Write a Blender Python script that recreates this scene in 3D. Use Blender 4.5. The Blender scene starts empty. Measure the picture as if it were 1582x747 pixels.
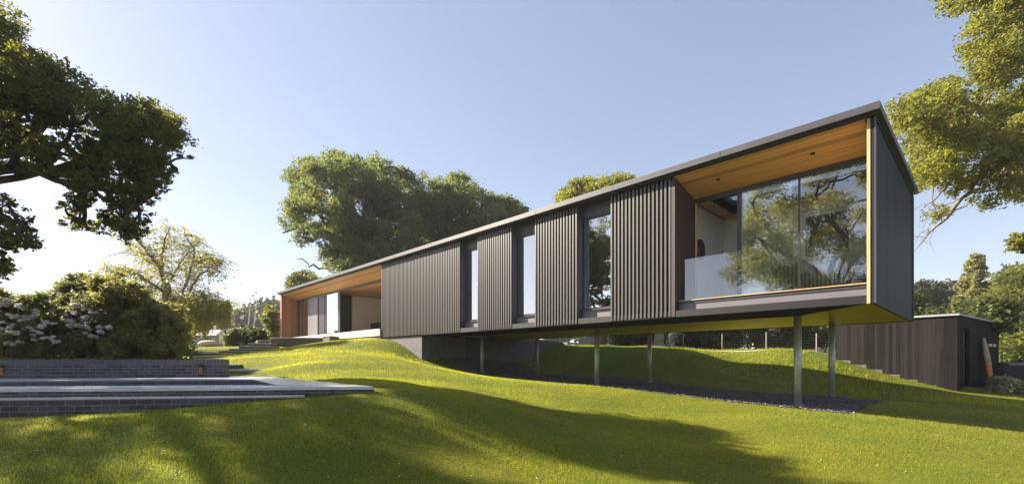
import bpy, bmesh, math, random
import numpy as np
from mathutils import Vector, Matrix

scene = bpy.context.scene
COL = scene.collection
R = math.radians
rng = np.random.default_rng(7)
random.seed(7)

# ------------------------------------------------------------------ camera, world, sun, exposure
F_PX, CX, HZ, WPX, HPX = 719.0, 791.0, 557.0, 1582.0, 747.0
cd = bpy.data.cameras.new('camera'); cam = bpy.data.objects.new('camera', cd); COL.objects.link(cam)
cam.location = (0, 0, 0); cam.rotation_euler = (R(90), 0, 0)
cd.sensor_width = 36; cd.lens = 36 * F_PX / WPX
cd.shift_y = (HZ - HPX / 2) / WPX; cd.shift_x = 0
cd.clip_start = 0.05; cd.clip_end = 4000
scene.camera = cam

SUN_EL = 30.0
SUN_TRAVEL = (0.934, -0.356)                         # horizontal direction the light travels
sun_dir = Vector((-SUN_TRAVEL[0]*math.cos(R(SUN_EL)), -SUN_TRAVEL[1]*math.cos(R(SUN_EL)), math.sin(R(SUN_EL))))
ld = bpy.data.lights.new('sun', 'SUN'); ld.energy = 5.0; ld.angle = R(0.5); ld.color = (1.0, 0.90, 0.74)
sun = bpy.data.objects.new('sun', ld); COL.objects.link(sun)
sun.rotation_euler = sun_dir.to_track_quat('Z', 'Y').to_euler()
wd = bpy.data.worlds.new('World'); scene.world = wd; wd.use_nodes = True
wn = wd.node_tree; bg = wn.nodes['Background']
sky = wn.nodes.new('ShaderNodeTexSky'); sky.sky_type = 'NISHITA'; sky.sun_disc = False
sky.sun_elevation = R(SUN_EL); sky.sun_rotation = math.atan2(sun_dir.x, sun_dir.y)
sky.altitude = 0; sky.air_density = 1.0; sky.dust_density = 0.5; sky.ozone_density = 1.2
hs = wn.nodes.new('ShaderNodeHueSaturation'); hs.inputs['Saturation'].default_value = 1.0
wn.links.new(sky.outputs[0], hs.inputs['Color']); gm = wn.nodes.new('ShaderNodeGamma'); gm.inputs[1].default_value = 0.62
tn = wn.nodes.new('ShaderNodeMix'); tn.data_type = 'RGBA'; tn.blend_type = 'MULTIPLY'; tn.inputs[0].default_value = 1; tn.inputs[7].default_value = (1.0, .93, 1.05, 1)
wn.links.new(hs.outputs[0], tn.inputs[6]); wn.links.new(tn.outputs[2], gm.inputs[0]); wn.links.new(gm.outputs[0], bg.inputs[0]); bg.inputs[1].default_value = 0.108
scene.view_settings.view_transform = 'Standard'; scene.view_settings.look = 'None'
scene.view_settings.gamma = 1; scene.view_settings.use_curve_mapping = False
scene.view_settings.exposure = 1.70
scene.render.engine = 'CYCLES'
scene.cycles.max_bounces = 8; scene.cycles.transparent_max_bounces = 12

# ------------------------------------------------------------------ coordinates
def P(u, v, Y):                                       # a point seen at a place in the photograph, at distance Y
    return np.array([(u - CX) / F_PX * Y, Y, (HZ - v) / F_PX * Y])
OX, OY = 6.80, 8.60                                   # near roof corner of the house in plan
AX, BX = np.array([-0.696, 0.718]), np.array([0.718, 0.696])
def H(s, w, z):                                       # house coordinates: s along the front, w into the house
    return np.array([OX + AX[0]*s + BX[0]*w, OY + AX[1]*s + BX[1]*w, z])
def to_sw(x, y):
    dx, dy = x - OX, y - OY
    return AX[0]*dx + AX[1]*dy, BX[0]*dx + BX[1]*dy

# ------------------------------------------------------------------ terrain
CP = []
def g(x, y, z): CP.append((x, y, z))
def gh(s, w, z): p = H(s, w, z); CP.append((p[0], p[1], z))
def gp(u, v, Y): p = P(u, v, Y); CP.append(tuple(p))
for s, w, z in [(1.9,2.2,-1.10),(7.9,2.2,-.84),(13.9,2.2,-.50),(1.9,5.7,-1.07),(7.9,5.7,-.84),(13.9,5.7,-.62),(.7,1.4,-1.17),
                (4.9,3.9,-.97),(10.9,3.9,-.72),(4.5,.6,-1.02),(11,.6,-.64),(14,.4,-.36),
                (15.6,.05,.02),(16.4,-.2,.42),(17.4,-.3,.80),(18.6,-.3,1.0),(21,-.6,1.06),(24,-.6,1.04),(28,-.7,1.0),(33,-1,.9),
                (7,7.2,-.72),(11,7.2,-.5),(14.5,7.2,-.35),(7.6,9.15,.42),(8.8,9.2,.52),(10.5,9.2,.66),(12.5,9.2,.80),(15,9.2,.95),(8,10.6,.42),(12,10.6,.68),(15,10.6,.85),(6.4,9.6,-.25),(4,8.6,-.86),(1.5,9.4,-1.1),
                (8,12.5,.45),(12,13,.62),(3,12,.16),(5,11.0,.34),(5,14,.42),(5,20,.5),(15,20,.8),(28,20,1.2),(25,9,1.3),(25,3,1.1),(32,3,1.2),(19,3,1.0),(19,9,1.0),
                (36,0,.9),(36,8,1.2),(17.2,3,.9),(17.2,8,.9)]: gh(s, w, z)
for x, y, z in [(9.24,8.4,-1.34),(15.9,14.5,-1.25),(15.1,15.8,-1.06),(13.06,18.7,.10),(14.1,17.25,-.54),(14.6,16.5,-.78),(20.5,19.6,-1.15),(18,17.2,-1.1),(22,16,-1.2),(25,22,-1.0),(30,14,-1.4),(13.2,14.2,-1.22),
                (4.6,7.3,-1.43),(3,10.4,-1.18),(0,7,-1.02),(0,5,-1.28),(0,3,-1.5),(0,0,-1.6),(-3,5,-1.0),(-6,4.5,-.98),(-9,4.5,-.9),(-9,5.0,-.86),
                (-6.5,5.7,-.74),(-4.4,6.6,-.66),(-2.9,6.9,-.58),(-1.6,7.1,-.46),(-1.9,8.2,-.42),(-3.6,9.6,-.38),(-5.5,11.8,-.36),(-7.4,13.6,-.3),
                (5,3,-1.7),(9,4,-1.7),(14,8,-1.55),(20,12,-1.5),(-8,0,-1.4),(8,-8,-2),(-8,-10,-1.5),(25,0,-2),(-20,0,-.9),
                (-9,9,-.85),(-6,8.2,-.85),(-12,8,-.85),(-16,9,-.7),(-9,12.6,-.02),(-12,12.2,.0),(-17,12,.05),(-22,14,.2),(-7.5,15.5,.05),(-9.5,16,.15),
                (-20,28,.8),(-12,26,.62),(-16,36,1.1),(-30,45,1.3),(-40,20,.6),(-30,5,-.3),(-60,60,1.4),
                (10,40,.8),(30,40,.2),(45,25,-.6),(60,60,.4),(0,70,1.5),(-30,90,1.6),(50,0,-2),(-50,-20,-.5),(0,-40,-2.5),(60,-40,-2.5),(-60,-50,-1.5)]: g(x, y, z)
for u, v, Y in [(500,556,14),(620,567,14),(700,578,14),(800,587,15),(900,600,13),(450,562,12.5),(560,543,18),(500,539,19),(440,545,19),(610,551,17),(800,612,11.5),(640,590,11),(700,610,9),
                (1100,650,9.5),(1200,645,9.2)]: gp(u, v, Y)
fl1 = [(398, 417, 525, 535, 25.5, 4.0, .3), (384, 417, 529.5, 538, 25.0, 4.4, .3), (369, 417, 534, 542, 24.5, 4.8, .3), (354, 417, 538, 544, 24.0, 5.2, .3), (338, 417, 541.5, 546, 23.5, 5.6, .3)]
fl2 = [(289, 350, 544.5, 549, 21.5, 1.6, .2), (297, 340, 549.5, 554, 18.5, 1.5, .2), (304, 352, 553.5, 557, 16, 1.5, .2), (340, 369, 562, 568, 13.9, 1.5, .2), (345, 389, 570.5, 578, 12.95, 1.1, -.1)]
for q_ in fl1: gp(q_[0]+7, q_[3]+.5, q_[4]-.1)
for q_ in fl2: gp((q_[0]+q_[1])/2, q_[3]+.3, q_[4]-.12); gp(q_[0]-8, q_[2]+2, q_[4]+.5); gp(q_[1]+12, q_[2]+1.5, q_[4]+.5)
for k in range(12):
    t = k/12*2*math.pi; g(140*math.cos(t), 140*math.sin(t), 1.0 if math.sin(t) > 0 else -1.0)
    g(400*math.cos(t), 400*math.sin(t), 0.6)
CPa = np.array(CP)
def _phi(r2): return np.where(r2 > 1e-9, 0.5*r2*np.log(r2 + 1e-12), 0.0)
def _fit():
    n = len(CPa); xy = CPa[:, :2] / 10
    d2 = ((xy[:, None] - xy[None])**2).sum(-1)
    K = _phi(d2) + np.eye(n)*0.01
    Pm = np.c_[np.ones(n), xy]
    A = np.block([[K, Pm], [Pm.T, np.zeros((3, 3))]])
    return np.linalg.solve(A, np.r_[CPa[:, 2], 0, 0, 0])
_W = _fit()
def terrain(x, y):
    x = np.atleast_1d(np.asarray(x, float)); y = np.atleast_1d(np.asarray(y, float))
    out = np.empty(x.shape); xf, yf = x.ravel(), y.ravel(); of = out.ravel()
    xy = CPa[:, :2] / 10
    for i in range(0, len(xf), 20000):
        q = np.c_[xf[i:i+20000], yf[i:i+20000]] / 10
        d2 = ((q[:, None] - xy[None])**2).sum(-1)
        of[i:i+20000] = _phi(d2) @ _W[:-3] + _W[-3] + q @ _W[-2:]
    return of.reshape(x.shape)
def tz(x, y): return float(terrain(x, y)[0])

# ------------------------------------------------------------------ materials
def newmat(name):
    m = bpy.data.materials.new(name); m.use_nodes = True
    nt = m.node_tree; return m, nt, nt.nodes['Principled BSDF']
def N(nt, t, **kw):
    n = nt.nodes.new(t)
    for k, v in kw.items(): setattr(n, k, v)
    return n
def ramp(nt, src, stops):
    r = N(nt, 'ShaderNodeValToRGB'); e = r.color_ramp.elements
    while len(e) < len(stops): e.new(0.5)
    for i, (p, c) in enumerate(stops):
        e[i].position = p; e[i].color = (c[0], c[1], c[2], 1)
    nt.links.new(src, r.inputs[0]); return r.outputs[0]
def noise(nt, scale, detail=4, vec=None, rough=0.55):
    n = N(nt, 'ShaderNodeTexNoise'); n.inputs['Scale'].default_value = scale
    n.inputs['Detail'].default_value = detail; n.inputs['Roughness'].default_value = rough
    if vec is not None: nt.links.new(vec, n.inputs['Vector'])
    return n.outputs['Fac']
def objvec(nt, scale=(1, 1, 1)):
    tc = N(nt, 'ShaderNodeTexCoord'); mp = N(nt, 'ShaderNodeMapping'); mp.inputs['Scale'].default_value = scale
    nt.links.new(tc.outputs['Object'], mp.inputs[0]); return mp.outputs[0]
def bump(nt, bs, src, strength=0.3, dist=0.01):
    b = N(nt, 'ShaderNodeBump'); b.inputs['Strength'].default_value = strength; b.inputs['Distance'].default_value = dist
    nt.links.new(src, b.inputs['Height']); nt.links.new(b.outputs[0], bs.inputs['Normal'])
def simple(name, c, rough=0.5, metal=0.0, var=0.12, nscale=6, bmp=0.0, spec=0.5, vscale=(1, 1, 1)):
    m, nt, bs = newmat(name)
    v = objvec(nt, vscale); f = noise(nt, nscale, 5, v)
    lo = [x*(1-var) for x in c]; hi = [min(1, x*(1+var)) for x in c]
    nt.links.new(ramp(nt, f, [(0.3, lo), (0.7, hi)]), bs.inputs['Base Color'])
    bs.inputs['Roughness'].default_value = rough; bs.inputs['Metallic'].default_value = metal
    bs.inputs['Specular IOR Level'].default_value = spec
    if bmp: bump(nt, bs, f, bmp, 0.005)
    return m
def wall_uv(nt):                                      # (along the wall, height) from the object's own axes
    tc = N(nt, 'ShaderNodeTexCoord'); so = N(nt, 'ShaderNodeSeparateXYZ'); sn = N(nt, 'ShaderNodeSeparateXYZ')
    nt.links.new(tc.outputs['Object'], so.inputs[0]); nt.links.new(tc.outputs['Normal'], sn.inputs[0])
    ax = N(nt, 'ShaderNodeMath', operation='ABSOLUTE'); ay = N(nt, 'ShaderNodeMath', operation='ABSOLUTE')
    nt.links.new(sn.outputs[0], ax.inputs[0]); nt.links.new(sn.outputs[1], ay.inputs[0])
    gt = N(nt, 'ShaderNodeMath', operation='GREATER_THAN'); nt.links.new(ax.outputs[0], gt.inputs[0]); nt.links.new(ay.outputs[0], gt.inputs[1])
    mx = N(nt, 'ShaderNodeMix'); nt.links.new(gt.outputs[0], mx.inputs[0])
    nt.links.new(so.outputs[0], mx.inputs[2]); nt.links.new(so.outputs[1], mx.inputs[3])
    cb = N(nt, 'ShaderNodeCombineXYZ'); nt.links.new(mx.outputs[0], cb.inputs[0]); nt.links.new(so.outputs[2], cb.inputs[1])
    return cb.outputs[0]
def brickmat(name, c1, c2, mortar):
    m, nt, bs = newmat(name)
    b = N(nt, 'ShaderNodeTexBrick'); v = wall_uv(nt); nt.links.new(v, b.inputs['Vector'])
    b.inputs['Scale'].default_value = 1.0
    b.inputs['Brick Width'].default_value = 0.225; b.inputs['Row Height'].default_value = 0.075
    b.inputs['Mortar Size'].default_value = 0.006; b.inputs['Mortar Smooth'].default_value = 0.3
    b.inputs['Color1'].default_value = (*c1, 1); b.inputs['Color2'].default_value = (*c2, 1); b.inputs['Mortar'].default_value = (*mortar, 1)
    f = noise(nt, 9, 6, v)
    mx = N(nt, 'ShaderNodeMix', data_type='RGBA', blend_type='MULTIPLY'); mx.inputs[0].default_value = 1
    nt.links.new(b.outputs[0], mx.inputs[6]); nt.links.new(ramp(nt, f, [(0.3, (.7,.7,.7)), (0.7, (1.25,1.2,1.15))]), mx.inputs[7])
    nt.links.new(mx.outputs[2], bs.inputs['Base Color']); bs.inputs['Roughness'].default_value = 0.6
    iv = N(nt, 'ShaderNodeMath', operation='SUBTRACT'); iv.inputs[0].default_value = 1; nt.links.new(b.outputs['Fac'], iv.inputs[1])
    bump(nt, bs, iv.outputs[0], 0.6, 0.006)
    return m
def boards(name, c, width=0.14, along='x', rough=0.5, var=0.25, gap=0.35, grain=1.0, gloss=0.5, line=0.006):
    # boards whose joints run along `along`; strips are counted across it
    m, nt, bs = newmat(name)
    tc = N(nt, 'ShaderNodeTexCoord'); so = N(nt, 'ShaderNodeSeparateXYZ'); nt.links.new(tc.outputs['Object'], so.inputs[0])
    if along == 'x': cross = so.outputs[1]
    elif along == 'y': cross = so.outputs[0]
    else:                                              # vertical boards: across = x + y
        ad = N(nt, 'ShaderNodeMath', operation='ADD'); nt.links.new(so.outputs[0], ad.inputs[0]); nt.links.new(so.outputs[1], ad.inputs[1]); cross = ad.outputs[0]
    dv = N(nt, 'ShaderNodeMath', operation='DIVIDE'); nt.links.new(cross, dv.inputs[0]); dv.inputs[1].default_value = width
    fl = N(nt, 'ShaderNodeMath', operation='FLOOR'); nt.links.new(dv.outputs[0], fl.inputs[0])
    fr = N(nt, 'ShaderNodeMath', operation='FRACT'); nt.links.new(dv.outputs[0], fr.inputs[0])
    wn_ = N(nt, 'ShaderNodeTexWhiteNoise', noise_dimensions='1D'); nt.links.new(fl.outputs[0], wn_.inputs['W'])
    sc = {'x': (1.2, 30, 30), 'y': (30, 1.2, 30), 'z': (30, 30, 1.2)}[along]
    v = objvec(nt, sc)
    of = N(nt, 'ShaderNodeVectorMath', operation='ADD'); nt.links.new(v, of.inputs[0])
    cb = N(nt, 'ShaderNodeCombineXYZ'); mu = N(nt, 'ShaderNodeMath', operation='MULTIPLY'); mu.inputs[1].default_value = 57
    nt.links.new(wn_.outputs[0], mu.inputs[0])
    for i in range(3): nt.links.new(mu.outputs[0], cb.inputs[i])
    nt.links.new(cb.outputs[0], of.inputs[1])
    gr = noise(nt, 1.0, 6, of.outputs[0], 0.65)
    big = noise(nt, 1.3, 3, objvec(nt))
    a1 = N(nt, 'ShaderNodeMath', operation='MULTIPLY_ADD'); nt.links.new(wn_.outputs[0], a1.inputs[0]); a1.inputs[1].default_value = 0.5
    nt.links.new(gr, a1.inputs[2])
    a2 = N(nt, 'ShaderNodeMath', operation='MULTIPLY_ADD'); nt.links.new(big, a2.inputs[0]); a2.inputs[1].default_value = 0.35; nt.links.new(a1.outputs[0], a2.inputs[2])
    lo = [x*(1-var) for x in c]; hi = [min(1, x*(1+var)) for x in c]
    colr = ramp(nt, a2.outputs[0], [(0.55, lo), (1.15 if False else 1.0, hi)])
    lt = N(nt, 'ShaderNodeMath', operation='LESS_THAN'); nt.links.new(fr.outputs[0], lt.inputs[0]); lt.inputs[1].default_value = min(0.2, line/width)
    mx = N(nt, 'ShaderNodeMix', data_type='RGBA'); nt.links.new(lt.outputs[0], mx.inputs[0])
    nt.links.new(colr, mx.inputs[6]); mx.inputs[7].default_value = (c[0]*gap, c[1]*gap, c[2]*gap, 1)
    nt.links.new(mx.outputs[2], bs.inputs['Base Color']); bs.inputs['Roughness'].default_value = rough
    bs.inputs['Specular IOR Level'].default_value = gloss
    bump(nt, bs, gr, 0.25*grain, 0.004)
    return m
def leafmat(name, dark, light, trans, tfac=0.42, rough=0.55, patch=False):
    m, nt, bs = newmat(name)
    gi = N(nt, 'ShaderNodeNewGeometry'); f2 = noise(nt, 0.55, 3, objvec(nt))
    ad = N(nt, 'ShaderNodeMath', operation='MULTIPLY_ADD'); nt.links.new(gi.outputs['Random Per Island'], ad.inputs[0]); ad.inputs[1].default_value = 0.6
    sb = N(nt, 'ShaderNodeMath', operation='MULTIPLY'); sb.inputs[1].default_value = 0.6; nt.links.new(f2, sb.inputs[0]); nt.links.new(sb.outputs[0], ad.inputs[2])
    def pt(c):
        if not patch: return c
        a = noise(nt, .42, 5, objvec(nt), .7); b = noise(nt, 2.6, 5, objvec(nt), .7); o_ = c
        for s_, st_ in ((a, [(0.34, (.80, .92, .9)), (0.50, (1, 1, 1)), (0.66, (1.22, 1.06, 1.1))]), (b, [(0.34, (.80, .90, .9)), (0.52, (1, 1, 1)), (0.70, (1.18, 1.08, 1.2))])):
            m_ = N(nt, 'ShaderNodeMix', data_type='RGBA', blend_type='MULTIPLY'); m_.inputs[0].default_value = 1
            nt.links.new(o_, m_.inputs[6]); nt.links.new(ramp(nt, s_, st_), m_.inputs[7]); o_ = m_.outputs[2]
        return o_
    nt.links.new(pt(ramp(nt, ad.outputs[0], [(0.2, dark), (0.8, light)])), bs.inputs['Base Color'])
    bs.inputs['Roughness'].default_value = rough; bs.inputs['Specular IOR Level'].default_value = 0.35
    tr = N(nt, 'ShaderNodeBsdfTranslucent'); nt.links.new(pt(ramp(nt, ad.outputs[0], [(0.2, [x*0.75 for x in trans]), (0.8, trans)])), tr.inputs[0])
    mx = N(nt, 'ShaderNodeMixShader'); mx.inputs[0].default_value = tfac
    nt.links.new(bs.outputs[0], mx.inputs[1]); nt.links.new(tr.outputs[0], mx.inputs[2])
    nt.links.new(mx.outputs[0], nt.nodes['Material Output'].inputs[0]); return m
def glassmat(name, ior=1.9, tint=(.93, .96, .95), base=0.0):
    m = bpy.data.materials.new(name); m.use_nodes = True; nt = m.node_tree; nt.nodes.remove(nt.nodes['Principled BSDF'])
    fr = N(nt, 'ShaderNodeFresnel'); fr.inputs[0].default_value = ior
    ad = N(nt, 'ShaderNodeMath', operation='ADD', use_clamp=True); nt.links.new(fr.outputs[0], ad.inputs[0]); ad.inputs[1].default_value = base
    tr = N(nt, 'ShaderNodeBsdfTransparent'); tr.inputs[0].default_value = (*tint, 1)
    gl = N(nt, 'ShaderNodeBsdfGlossy'); gl.inputs['Roughness'].default_value = 0.004; gl.inputs[0].default_value = (.97, .98, 1, 1)
    mx = N(nt, 'ShaderNodeMixShader'); nt.links.new(ad.outputs[0], mx.inputs[0]); nt.links.new(tr.outputs[0], mx.inputs[1]); nt.links.new(gl.outputs[0], mx.inputs[2])
    nt.links.new(mx.outputs[0], nt.nodes['Material Output'].inputs[0]); return m

M = {}
M['roofmetal'] = simple('roof metal', (.065,.062,.075), .45, 0, .12, 3, spec=.45)
M['anthracite'] = simple('anthracite panel', (.060,.056,.072), .42, 0, .06, 2, spec=.6)
M['spandrel'] = simple('spandrel panel', (.17,.155,.17), .42, 0, .05, 2, spec=.8)
M['frame'] = simple('window frame', (.035,.035,.045), .35, 0, .06, 2)
M['slat'] = simple('slat timber', (.066,.060,.056), .40, 0, .45, 30, .2, .9, (8, 8, 1))
M['slatback'] = simple('slat backing', (.008,.007,.008), .85, 0, .1, 5, spec=.1)
M['endboard'] = boards('charred end boards', (.015,.0145,.017), .145, 'z', .6, .7, .08, 1, .14, .014)
M['returnboard'] = simple('dark return panel', (.05,.032,.038), .6, 0, .12, 4)
M['soffit'] = boards('larch soffit', (.52,.285,.10), .12, 'x', .45, .34, .35)
M['cedar'] = boards('cedar wall', (.36,.15,.065), .13, 'z', .5, .25, .4)
M['trimwood'] = simple('pale timber trim', (.62,.42,.22), .5, 0, .15, 20, 0, .5, (1, 1, .1))
M['underside'] = simple('ochre painted grass glow', (.95,.80,.006), .30, .75, .1, 1, spec=.5)  # yellow stands in for sunlit grass mirrored under the house
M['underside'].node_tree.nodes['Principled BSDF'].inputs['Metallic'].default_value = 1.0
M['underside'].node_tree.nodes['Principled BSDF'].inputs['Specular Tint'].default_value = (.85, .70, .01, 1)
M['steel'] = simple('galvanised steel', (.42,.42,.40), .45, .55, .18, 12)
M['flue'] = simple('stainless flue', (.6,.6,.6), .28, .9, .05, 5)
M['plaster'] = simple('white plaster', (.86,.82,.74), .8, 0, .03, 2)
M['floor'] = boards('oak floor', (.40,.27,.15), .16, 'x', .45, .15)
M['deck'] = simple('pale terrace stone', (.52,.48,.43), .7, 0, .12, 5, .1)
M['brick'] = brickmat('dark brick', (.040,.040,.050), (.085,.075,.08), (.22,.21,.19))
M['brickbrown'] = brickmat('brown grey brick', (.13,.095,.07), (.17,.13,.10), (.26,.22,.18))
M['poolbrick'] = brickmat('blue black brick', (.030,.032,.048), (.095,.085,.10), (.21,.20,.19))
M['glass'] = glassmat('window glass', 1.6, (.93,.95,.95), .52)
M['railglass'] = glassmat('balustrade glass', 1.5, (.95,.97,.98), .08)
M['bayglass'] = glassmat('balcony door glass', 1.55, (.96,.97,.96), .13)
M['concrete'] = simple('concrete', (.36,.34,.32), .8, 0, .15, 6, .2)
M['paving'] = simple('pool paving', (.56,.56,.60), .24, 0, .16, 3, .05, .7)
M['shedboard'] = boards('black shed boards', (.015,.0135,.0125), .11, 'z', .75, .6, .3, 1, .08)
M['shedroof'] = simple('shed roof edge', (.30,.30,.31), .5, 0, .1, 4)
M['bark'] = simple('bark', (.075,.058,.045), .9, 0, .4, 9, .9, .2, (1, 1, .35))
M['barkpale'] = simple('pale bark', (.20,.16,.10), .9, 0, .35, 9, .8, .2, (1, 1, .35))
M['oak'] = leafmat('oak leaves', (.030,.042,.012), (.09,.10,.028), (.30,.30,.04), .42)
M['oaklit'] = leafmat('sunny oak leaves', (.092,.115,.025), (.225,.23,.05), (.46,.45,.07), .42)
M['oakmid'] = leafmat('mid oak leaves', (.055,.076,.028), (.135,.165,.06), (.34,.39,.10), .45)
M['willow'] = leafmat('willow leaves', (.17,.17,.035), (.34,.32,.08), (.62,.58,.14), .5)
M['shrub'] = leafmat('shrub leaves', (.055,.075,.038), (.19,.21,.10), (.34,.36,.11), .42)
M['pine'] = leafmat('pine needles', (.09,.095,.035), (.24,.23,.08), (.50,.46,.13), .42)
M['conifer'] = leafmat('conifer needles', (.030,.040,.022), (.075,.080,.040), (.10,.11,.04), .25)
M['hedge'] = leafmat('hedge leaves', (.035,.052,.020), (.10,.125,.04), (.20,.23,.05), .35)
M['lime'] = leafmat('lime green leaves', (.075,.095,.015), (.16,.18,.03), (.30,.32,.04), .42)
M['variegated'] = leafmat('variegated leaves', (.14,.17,.06), (.70,.64,.42), (.55,.5,.25), .35)
M['petal'] = leafmat('white petals', (.66,.60,.66), (.88,.84,.86), (.7,.64,.68), .3)
M['white'] = simple('white paint', (.78,.77,.75), .5, 0, .04, 3)
M['charcoal'] = simple('charcoal cloth', (.035,.03,.038), .9, 0, .2, 20)
M['sofa'] = simple('plum sofa cloth', (.050,.022,.045), .9, 0, .2, 20)
M['orange'] = simple('orange plastic', (.50,.14,.03), .4, 0, .06, 3)
M['tan'] = simple('tan board', (.30,.23,.11), .45, 0, .1, 5)
M['black'] = simple('black metal', (.012,.012,.014), .5, 0, .05, 3)
M['reflectedshade'] = simple('painted reflected shade', (.014,.013,.013), .9, 0, .1, 3, spec=.05)  # dark colour stands in for shaded grass mirrored under the house
M['wire'] = simple('fence wire', (.10,.10,.09), .5, .3, .1, 3)
M['post'] = simple('weathered post', (.30,.27,.23), .85, 0, .2, 9, .3)
M['greybox'] = simple('grey cabinet', (.22,.22,.22), .5, 0, .06, 3)
M['slate'] = simple('old roof tiles', (.26,.20,.17), .8, 0, .3, 14, .3)
M['render'] = simple('pinkish render', (.55,.42,.36), .85, 0, .1, 4)
def stripes():
    m, nt, bs = newmat('striped upholstery')
    w = N(nt, 'ShaderNodeTexWave'); w.inputs['Scale'].default_value = 3.6; w.bands_direction = 'X'; w.inputs['Distortion'].default_value = 0
    nt.links.new(objvec(nt), w.inputs['Vector'])
    nt.links.new(ramp(nt, w.outputs['Fac'], [(0.0, (.10,.085,.07)), (0.35, (.12,.10,.08)), (0.42, (.62,.56,.46)), (1, (.66,.60,.50))]), bs.inputs['Base Color'])
    bs.inputs['Roughness'].default_value = .9; return m
M['stripes'] = stripes()
def canvas():
    m, nt, bs = newmat('dark abstract canvas')
    nt.links.new(ramp(nt, noise(nt, 3.2, 8, objvec(nt), .7), [(0.35, (.012,.014,.016)), (0.55, (.05,.05,.05)), (0.75, (.22,.22,.21))]), bs.inputs['Base Color'])
    bs.inputs['Roughness'].default_value = .6; return m
M['canvas'] = canvas()
def groundmat():
    m, nt, bs = newmat('lawn soil and thatch')
    v = objvec(nt)
    n1 = noise(nt, .35, 4, v); n2 = noise(nt, 28, 6, v, .7); n3 = noise(nt, 3.0, 5, v, .65)
    c1 = ramp(nt, n2, [(0.30, (.052,.064,.008)), (0.52, (.12,.138,.014)), (0.75, (.26,.26,.035))])
    c2 = ramp(nt, n1, [(0.35, (.80,.95,.8)), (0.65, (1.18,1.05,.95))])
    c3 = ramp(nt, n3, [(0.35, (.80,.86,.8)), (0.68, (1.15,1.08,1.0))])
    mx = N(nt, 'ShaderNodeMix', data_type='RGBA', blend_type='MULTIPLY'); mx.inputs[0].default_value = 1
    nt.links.new(c1, mx.inputs[6]); nt.links.new(c2, mx.inputs[7])
    my = N(nt, 'ShaderNodeMix', data_type='RGBA', blend_type='MULTIPLY'); my.inputs[0].default_value = 1
    nt.links.new(mx.outputs[2], my.inputs[6]); nt.links.new(c3, my.inputs[7])
    nt.links.new(my.outputs[2], bs.inputs['Base Color']); bs.inputs['Roughness'].default_value = .9
    bs.inputs['Specular IOR Level'].default_value = .15
    bump(nt, bs, n2, 1.0, .03); return m
M['ground'] = groundmat()
M['grass'] = leafmat('grass blades', (.13,.16,.018), (.235,.255,.032), (.70,.69,.05), .50, .5, True)
def gravelmat():
    m, nt, bs = newmat('slate chippings bed')
    vo = N(nt, 'ShaderNodeTexVoronoi'); vo.inputs['Scale'].default_value = 38; nt.links.new(objvec(nt), vo.inputs['Vector'])
    nt.links.new(ramp(nt, vo.outputs['Color'], [(0.1, (.05,.045,.055)), (0.6, (.12,.105,.12)), (0.95, (.28,.25,.27))]), bs.inputs['Base Color'])
    bump(nt, bs, vo.outputs['Distance'], 1, .02); bs.inputs['Roughness'].default_value = .8; return m
M['gravel'] = gravelmat()
M['stone'] = leafmat('slate chips', (.05,.045,.055), (.20,.18,.20), (.05,.05,.05), .0, .7)
def watermat():
    m, nt, bs = newmat('pool water')
    bs.inputs['Base Color'].default_value = (.10, .14, .17, 1); bs.inputs['Roughness'].default_value = .05
    bs.inputs['IOR'].default_value = 1.33; bs.inputs['Specular IOR Level'].default_value = .6
    bump(nt, bs, noise(nt, 5, 3, objvec(nt)), .12, .02); return m
M['water'] = watermat()

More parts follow.
